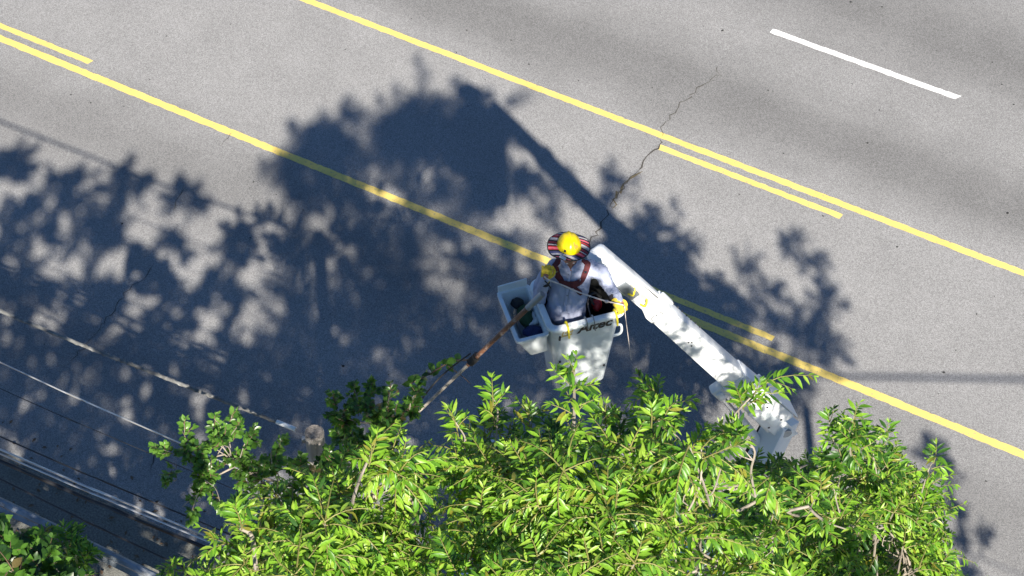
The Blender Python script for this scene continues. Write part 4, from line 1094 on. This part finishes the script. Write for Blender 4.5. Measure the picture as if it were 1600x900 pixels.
        me.update(calc_edges=True); me.validate()
        cr = link('crown', me, t); tag(cr, kind='stuff')
        for i in cand:
            o = bpy.data.objects.new('leaf', LEAFMESH[self.kind, int(tv[i]), int(mi[i])]); COL.objects.link(o); o.parent = cr
            X = np.eye(4); X[:3, :3] = Rm[i] * sc[i]; X[:3, 3] = pos[i] - base
            o.matrix_basis = Matrix(X.tolist())
        print('tree', name, 'leaves', N, 'single', len(cand))
        return t
def gz(p): q = np.array(p, float).copy(); q[2] = -.06; return q

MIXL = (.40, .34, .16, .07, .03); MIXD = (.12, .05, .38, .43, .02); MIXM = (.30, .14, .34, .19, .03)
def shade(cr, pts, **kw):
    """foliage low in a tree or outside the frame, put where its shadow falls on the road"""
    for (x, y, z, rd) in pts:
        p_ = caster(x, y, z)
        cr.lump(p_, rd, mix=MIXM, dens=kw.get('dens', 14), size=kw.get('size', 1.5), L=(.35, .6))
        if y > 380 and x > 380 and rd > .4: cr.lump(caster(x + cr.r.uniform(-30, 30), y + 45, z - 1.3), rd * .9, mix=MIXM, dens=13, size=1.6, L=(.35, .6))
# the big bright tree in the middle
def sunward(P, z): P = np.array(P, float); return P + SUNV * ((z - P[2]) / SUNV[2])
C = Crown(11, 'privet', .100)
for (x, y, z, rd) in ((790, 755, 13.3, .16), (850, 735, 13.6, .14), (905, 760, 13.9, .22), (980, 740, 13.6, .18), (1055, 735, 13.2, .16), (1085, 765, 12.8, .14), (735, 730, 12.9, .08),
                      (780, 840, 13.4, .24), (850, 845, 13.8, .25), (950, 840, 13.9, .26), (1045, 830, 13.4, .26), (1090, 850, 12.9, .16),
                      (1130, 870, 12.9, .16), (1150, 930, 12.8, .2), (1085, 715, 13.9, .10), (745, 930, 13.5, .28), (840, 945, 14.0, .30), (950, 940, 14.0, .32), (1060, 930, 13.4, .3)):
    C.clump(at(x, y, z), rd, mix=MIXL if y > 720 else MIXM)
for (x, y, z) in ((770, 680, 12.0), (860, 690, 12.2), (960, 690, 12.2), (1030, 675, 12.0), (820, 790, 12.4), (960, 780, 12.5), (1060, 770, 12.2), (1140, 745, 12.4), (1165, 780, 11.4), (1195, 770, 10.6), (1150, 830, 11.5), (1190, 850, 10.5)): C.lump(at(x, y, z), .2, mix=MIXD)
C.sprig(at(888, 740, 13.3), at(897, 580, 14.3), 15, (.15, .27), MIXM, spread=.8, start=.3)
C.sprig(at(1100, 720, 12.4), at(1195, 598, 12.75), 11, (.2, .34), MIXM, .011, start=.5)
C.sprig(at(1130, 690, 12.4), at(1150, 620, 12.6), 6, (.16, .26), MIXM, .008, start=.5)
for b, t_ in (((720, 700), (712, 660)), ((775, 690), (770, 622)), ((1010, 675), (1020, 632)), ((1050, 665), (1058, 625)), ((950, 685), (945, 648)), ((830, 690), (826, 650))):
    C.sprig(at(*b, 13.0), at(*t_, 13.2), 4, (.14, .22), MIXM, .007, spread=.6)
# foliage lower on the sunny side keeps the bucket, the tray and the middle of the boom in broken shade
for P_, z, rd in ((Bk(.1, -.3, .35), 12.0, .22), (Bk(.05, -.3, .75), 12.1, .18), (Bk(-.2, -.3, .2), 11.8, .22), (Bk(.25, -.3, .3), 11.9, .2), (Bk(-.5, -.1, .7), 12.2, .2), (Bm(1.5, .1, .1), 11.2, .2), (Bm(2.0, .1, .1), 10.8, .22), (Bm(2.4, .1, .1), 10.4, .16), (neck + [0, 0, -.05], 12.4, .14)):
    C.lump(sunward(P_, z), rd, mix=MIXM, dens=7)
shade(C, ((720, 380, 10.5, .45), (700, 300, 12.2, .3), (640, 360, 11.5, .38), (800, 390, 10.5, .38), (610, 480, 10, .45), (720, 580, 8, .5), (640, 210, 13, .4), (720, 225, 13, .4), (650, 300, 12, .4), (740, 330, 12, .4), (810, 290, 12.5, .3), (640, 420, 11, .5), (760, 430, 11, .5), (850, 460, 11, .45), (680, 520, 9.5, .6), (800, 540, 9.5, .6), (930, 520, 10, .45), (640, 620, 8, .6), (760, 640, 8, .7), (880, 620, 8, .6), (1000, 590, 8, .5), (700, 740, 7, .7), (860, 740, 7, .7), (960, 400, 12, .3), (1010, 470, 10.5, .35)))
for (x, y, z, rd) in ((790, 190, 13.2, .16), (765, 155, 13.6, .12), (712, 132, 13.9, .10), (812, 215, 12.6, .12), (845, 285, 11.5, .14)): C.lump(caster(x, y, z), rd, mix=MIXM, dens=26, L=(.2, .34))
C.build('privet_tree', gz(at(910, 960, 12)), 'tall bright yellow-green tree in the middle, in front of the bucket and boom', 'tree', 'trees along the roadside', trunk_r=.16, limb_r=.011)
# the bright tree left of it
B = Crown(23, 'privet', .100)
for (x, y, z, rd) in ((600, 730, 13.3, .12), (560, 790, 13.2, .16), (455, 800, 13.0, .16), (400, 850, 12.9, .18), (505, 840, 13.6, .24), (580, 850, 13.2, .18),
                      (410, 925, 13.1, .24), (500, 935, 13.6, .3), (600, 940, 13.0, .22), (355, 945, 12.9, .16)):
    B.clump(at(x, y, z), rd, mix=MIXL)
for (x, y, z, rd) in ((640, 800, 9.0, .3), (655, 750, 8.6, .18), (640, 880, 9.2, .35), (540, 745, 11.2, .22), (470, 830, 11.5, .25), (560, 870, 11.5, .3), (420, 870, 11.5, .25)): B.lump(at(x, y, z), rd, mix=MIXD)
B.sprig(at(540, 880, 13.4), at(583, 700, 13.5), 7, (.2, .3), MIXL, .013, start=.8)
B.sprig(at(505, 920, 13.4), at(465, 820, 13.5), 6, (.2, .28), MIXL, .013, start=.75)
B.sprig(at(300, 895, 10.2), at(268, 888, 10.4), 3, (.14, .24), MIXM, .006)
# single shoots standing clear above the crown
for (x, y, z) in ((455, 200, 13.5), (412, 262, 13.2)): B.lump(caster(x, y, z), .10, mix=MIXM, n=7)
shade(B, ((530, 260, 13.2, .3), (480, 310, 12.8, .3), (560, 340, 12.5, .4), (470, 380, 12, .4), (560, 440, 11, .5), (460, 460, 11, .5), (560, 540, 10, .6), (450, 560, 10, .6), (540, 640, 8, .6), (430, 650, 8.5, .6)))
B.build('privet_tree', gz(at(500, 900, 10)), 'bright yellow-green tree left of the tallest tree, in front of the pole', 'tree', 'trees along the roadside', trunk_r=.13)
# the tree on the right
D = Crown(37, 'privet', .118)
for (x, y, z, rd) in ((1300, 775, 8.8, .20), (1370, 755, 8.9, .22), (1425, 765, 8.5, .16), (1330, 830, 9.2, .28), (1420, 830, 8.8, .24), (1265, 840, 8.9, .18), (1270, 910, 9.3, .34), (1380, 900, 9.2, .36), (1440, 880, 8.6, .18),
                      (1215, 910, 9.2, .20), (1410, 870, 9.0, .2), (1450, 920, 8.8, .25), (1385, 815, 9.2, .2), (1310, 990, 9.5, .5), (1430, 990, 9.0, .42), (1220, 1010, 9.4, .5)):
    D.clump(at(x, y, z), rd, mix=MIXL if x > 1250 else MIXM)
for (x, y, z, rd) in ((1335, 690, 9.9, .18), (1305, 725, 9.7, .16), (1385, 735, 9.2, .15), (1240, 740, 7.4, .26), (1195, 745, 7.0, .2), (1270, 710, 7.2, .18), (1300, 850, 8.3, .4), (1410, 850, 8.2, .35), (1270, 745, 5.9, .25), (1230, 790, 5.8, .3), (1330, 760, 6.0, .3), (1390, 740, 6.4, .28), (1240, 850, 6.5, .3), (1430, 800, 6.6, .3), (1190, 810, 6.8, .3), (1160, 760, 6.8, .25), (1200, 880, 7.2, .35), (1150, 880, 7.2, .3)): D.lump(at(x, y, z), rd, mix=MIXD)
for (x, y, z, rd) in ((1390, 855, 6.8, .35), (1350, 890, 6.6, .35), (1420, 895, 7, .3), (1440, 850, 6.8, .25), (1310, 830, 6.4, .3)): D.lump(at(x, y, z), rd, mix=MIXM, dens=30)
D.sprig(at(1330, 720, 9.8), at(1335, 650, 10.2), 9, (.14, .22), MIXD, .007); D.sprig(at(1310, 720, 9.6), at(1296, 660, 9.9), 6, (.12, .2), MIXD, .006); D.sprig(at(1370, 740, 9.4), at(1385, 675, 9.8), 5, (.12, .2), MIXD, .006); D.sprig(at(1440, 770, 9), at(1462, 715, 9.3), 5, (.14, .22), MIXM, .006)
shade(D, ((1100, 560, 7, .5), (1200, 600, 6.5, .4), (1050, 660, 6, .6)))
D.build('privet_tree', gz(at(1330, 880, 8.6)), 'yellow-green tree on the right with a dark leafy top, covering the end of the boom', 'tree', 'trees along the roadside', trunk_r=.12, limb_r=.011)
# the darker round-leaved tree behind on the left
A = Crown(41, 'pear', .074, 'stem_dark')
PM = (.30, .34, .22, .12, .02); PD = (.2, .1, .4, .28, .02)
for (x, y, z, rd) in ((300, 705, 8.3, .10), (340, 690, 8.3, .10), (325, 735, 8.2, .12), (310, 765, 8.0, .08), (375, 720, 8.1, .12), (400, 745, 7.9, .18), (425, 725, 8.0, .10),
                      (535, 650, 8.6, .14), (575, 640, 8.7, .12), (605, 650, 8.5, .14), (550, 690, 7.8, .2), (640, 635, 8.2, .08), (590, 690, 7.8, .16), (468, 728, 7.7, .10), (515, 722, 7.7, .12), (490, 745, 7.9, .08)):
    A.lump(at(x, y, z), rd, mix=PM if x < 480 else PD, L=(.12, .28), dens=70, up=.7, low=-.6)
for (x0, y0, x1, y1) in ((340, 710, 362, 650), (300, 715, 288, 662), (280, 715, 248, 700), (275, 725, 262, 745), (335, 700, 335, 655), (375, 715, 395, 680), (310, 770, 298, 805), (320, 750, 345, 790), (425, 725, 440, 690), (360, 700, 372, 665)):
    A.sprig(at(x0, y0, 8.2), at(x1, y1, 8.35), 5, (.08, .15), PM, .005, spread=.6)
for (x0, y0, x1, y1) in ((560, 650, 553, 605), (600, 650, 610, 612), (530, 650, 520, 618), (575, 645, 580, 602), (640, 640, 652, 612)):
    A.sprig(at(x0, y0, 8.5), at(x1, y1, 8.7), 5, (.08, .15), PD, .005, spread=.6)
A.build('pear_tree', gz(at(440, 860, 8.0)), 'darker round-leaved tree beneath the thick cable, behind the yellow-green trees', 'tree', 'trees along the roadside', trunk_r=.09, limb_r=.014, twigp=.25)
# the near tree in the lower left corner, mostly below the frame
Fk = Crown(53, 'pear', .13, 'stem_dark')
for (x, y, z, rd) in ((5, 850, 9.0, .2), (55, 885, 8.9, .2), (5, 910, 9.2, .3), (100, 930, 8.8, .2)): Fk.lump(at(x, y, z), rd, mix=PD, dens=30)
shade(Fk, ((20, 260, 12, .35), (110, 300, 12, .4), (200, 290, 12.2, .35), (290, 310, 12.6, .3), (40, 360, 12, .5), (150, 380, 12.3, .5), (260, 400, 11.6, .35), (365, 385, 11.6, .3), (30, 450, 11.5, .55), (140, 470, 11.5, .55), (250, 480, 11.3, .5), (340, 470, 11, .45),
    (-60, 420, 11.5, .7), (0, 560, 10.5, .7), (120, 570, 10.5, .7), (240, 580, 10.3, .65), (350, 570, 10, .55), (0, 680, 9, .7), (120, 690, 9, .7), (250, 700, 9, .7), (350, 680, 8.5, .5), (60, 800, 5.5, .8), (200, 810, 5.5, .8), (330, 800, 5.5, .7), (-80, 760, 6, .8)), dens=11, size=1.15)
Fk.build('broadleaf_tree', gz(at(-60, 1050, 11)), 'dark broad-leaved tree filling the lower left corner beside the guardrail', 'tree', 'trees along the roadside', trunk_r=.17)
# trees just outside the frame on the right, whose shadows fall on the lanes
Ek = Crown(67, 'privet', .12)
for (x, y, z, rd) in ((1165, 405, 9.4, .2), (1240, 380, 9.6, .2), (1275, 420, 9.5, .26), (1290, 475, 9.3, .3), (1195, 470, 9.2, .36), (1240, 520, 9.0, .42), (1290, 550, 8.8, .34), (1150, 530, 8.8, .34), (1230, 600, 8.5, .4), (1130, 460, 9, .2)):
    Ek.lump(caster(x, y, z), rd, mix=MIXM, dens=24)
q = caster(1240, 560, 6)
Ek.build('spreading_tree', gz(q), 'spreading tree beyond the right edge shading the turn lane', 'tree', 'trees along the roadside', trunk_r=.1, limb_r=.02)
Ek = Crown(68, 'privet', .12)
for (x, y, z, rd) in ((1452, 705, 7.5, .2), (1480, 740, 7.4, .18), (1495, 790, 7.2, .12), (1500, 840, 7.0, .11), (1540, 830, 7.0, .08), (1510, 890, 6.8, .15)):
    Ek.lump(caster(x, y, z), rd, mix=MIXM)
q = caster(1520, 960, 6)
Ek.build('slender_tree', gz(q + [.1, -.3, 0]), 'slender tree beyond the right edge, its thin shadow below the yellow line', 'tree', 'trees along the roadside', trunk_r=.06, limb_r=.02)
# cut twig caught on the pruner
Tg = Crown(71, 'pear', .125, 'stem_dark')
b0 = p0 + pd * PLn * .60 + [0, 0, .05]
tw1 = [b0, at(705, 565, 6.9), at(670, 585, 6.8), at(640, 600, 6.8)]
r_ = Tg.r
for k in np.linspace(.25, 1, 14):
    q = bez(tw1, 10); p_ = q[int(k * (len(q) - 1))]
    for j in range(2):
        v = unit(r_.normal(0, 1, 3) * [1, 1, .4]); n_ = unit(UP + r_.normal(0, .4, 3)); n_ = unit(n_ - v * (n_ @ v))
        Tg.pos.append(p_); Tg.dir.append(v); Tg.nor.append(n_); Tg.sc.append(r_.uniform(.09, .145)); Tg.mi.append(int(r_.choice([0, 2, 2, 3])))
Tg.stems.append((bez(tw1, 8), .012)); Tg.stems.append((bez([at(700, 572, 6.9), at(725, 590, 6.7), at(735, 600, 6.7)], 5), .006))
Tg.centres.append((tw1[1], .1))
def build_twig():
    t = empty('cut_twig', tw1[-1]); tag(t, 'leafy round-leaved twig caught on the pole pruner', 'twig')
    obj('stem', join(*[tube(q, np.linspace(rr, rr * .5, len(q)), 6) for q, rr in Tg.stems]), M['stem_dark'], t)
    for i in range(len(Tg.pos)):
        o = bpy.data.objects.new('leaf', LEAFMESH['pear', i % 3, Tg.mi[i]]); COL.objects.link(o); o.parent = t
        X = np.eye(4); X[:3, :3] = np.stack([Tg.dir[i], np.cross(Tg.nor[i], Tg.dir[i]), Tg.nor[i]], 1) * Tg.sc[i]; X[:3, 3] = Tg.pos[i] - tw1[-1]
        o.matrix_basis = Matrix(X.tolist())
build_twig()
# low shrub with narrow leaves growing behind the guardrail
Sh = Crown(83, 'privet', .17)
for (x, y, z, rd) in ((105, 855, 1.0, .22), (70, 850, .9, .2), (125, 875, .9, .2)): Sh.lump(at(x, y, z), rd, mix=(.1, .05, .5, .33, .02), dens=26)
Sh.build('shrub', gz(at(110, 880, .6)), 'low narrow-leaved shrub growing over the guardrail in the lower left', 'shrub', trunk_r=.03, top=at(110, 862, .8), limb_r=.012)
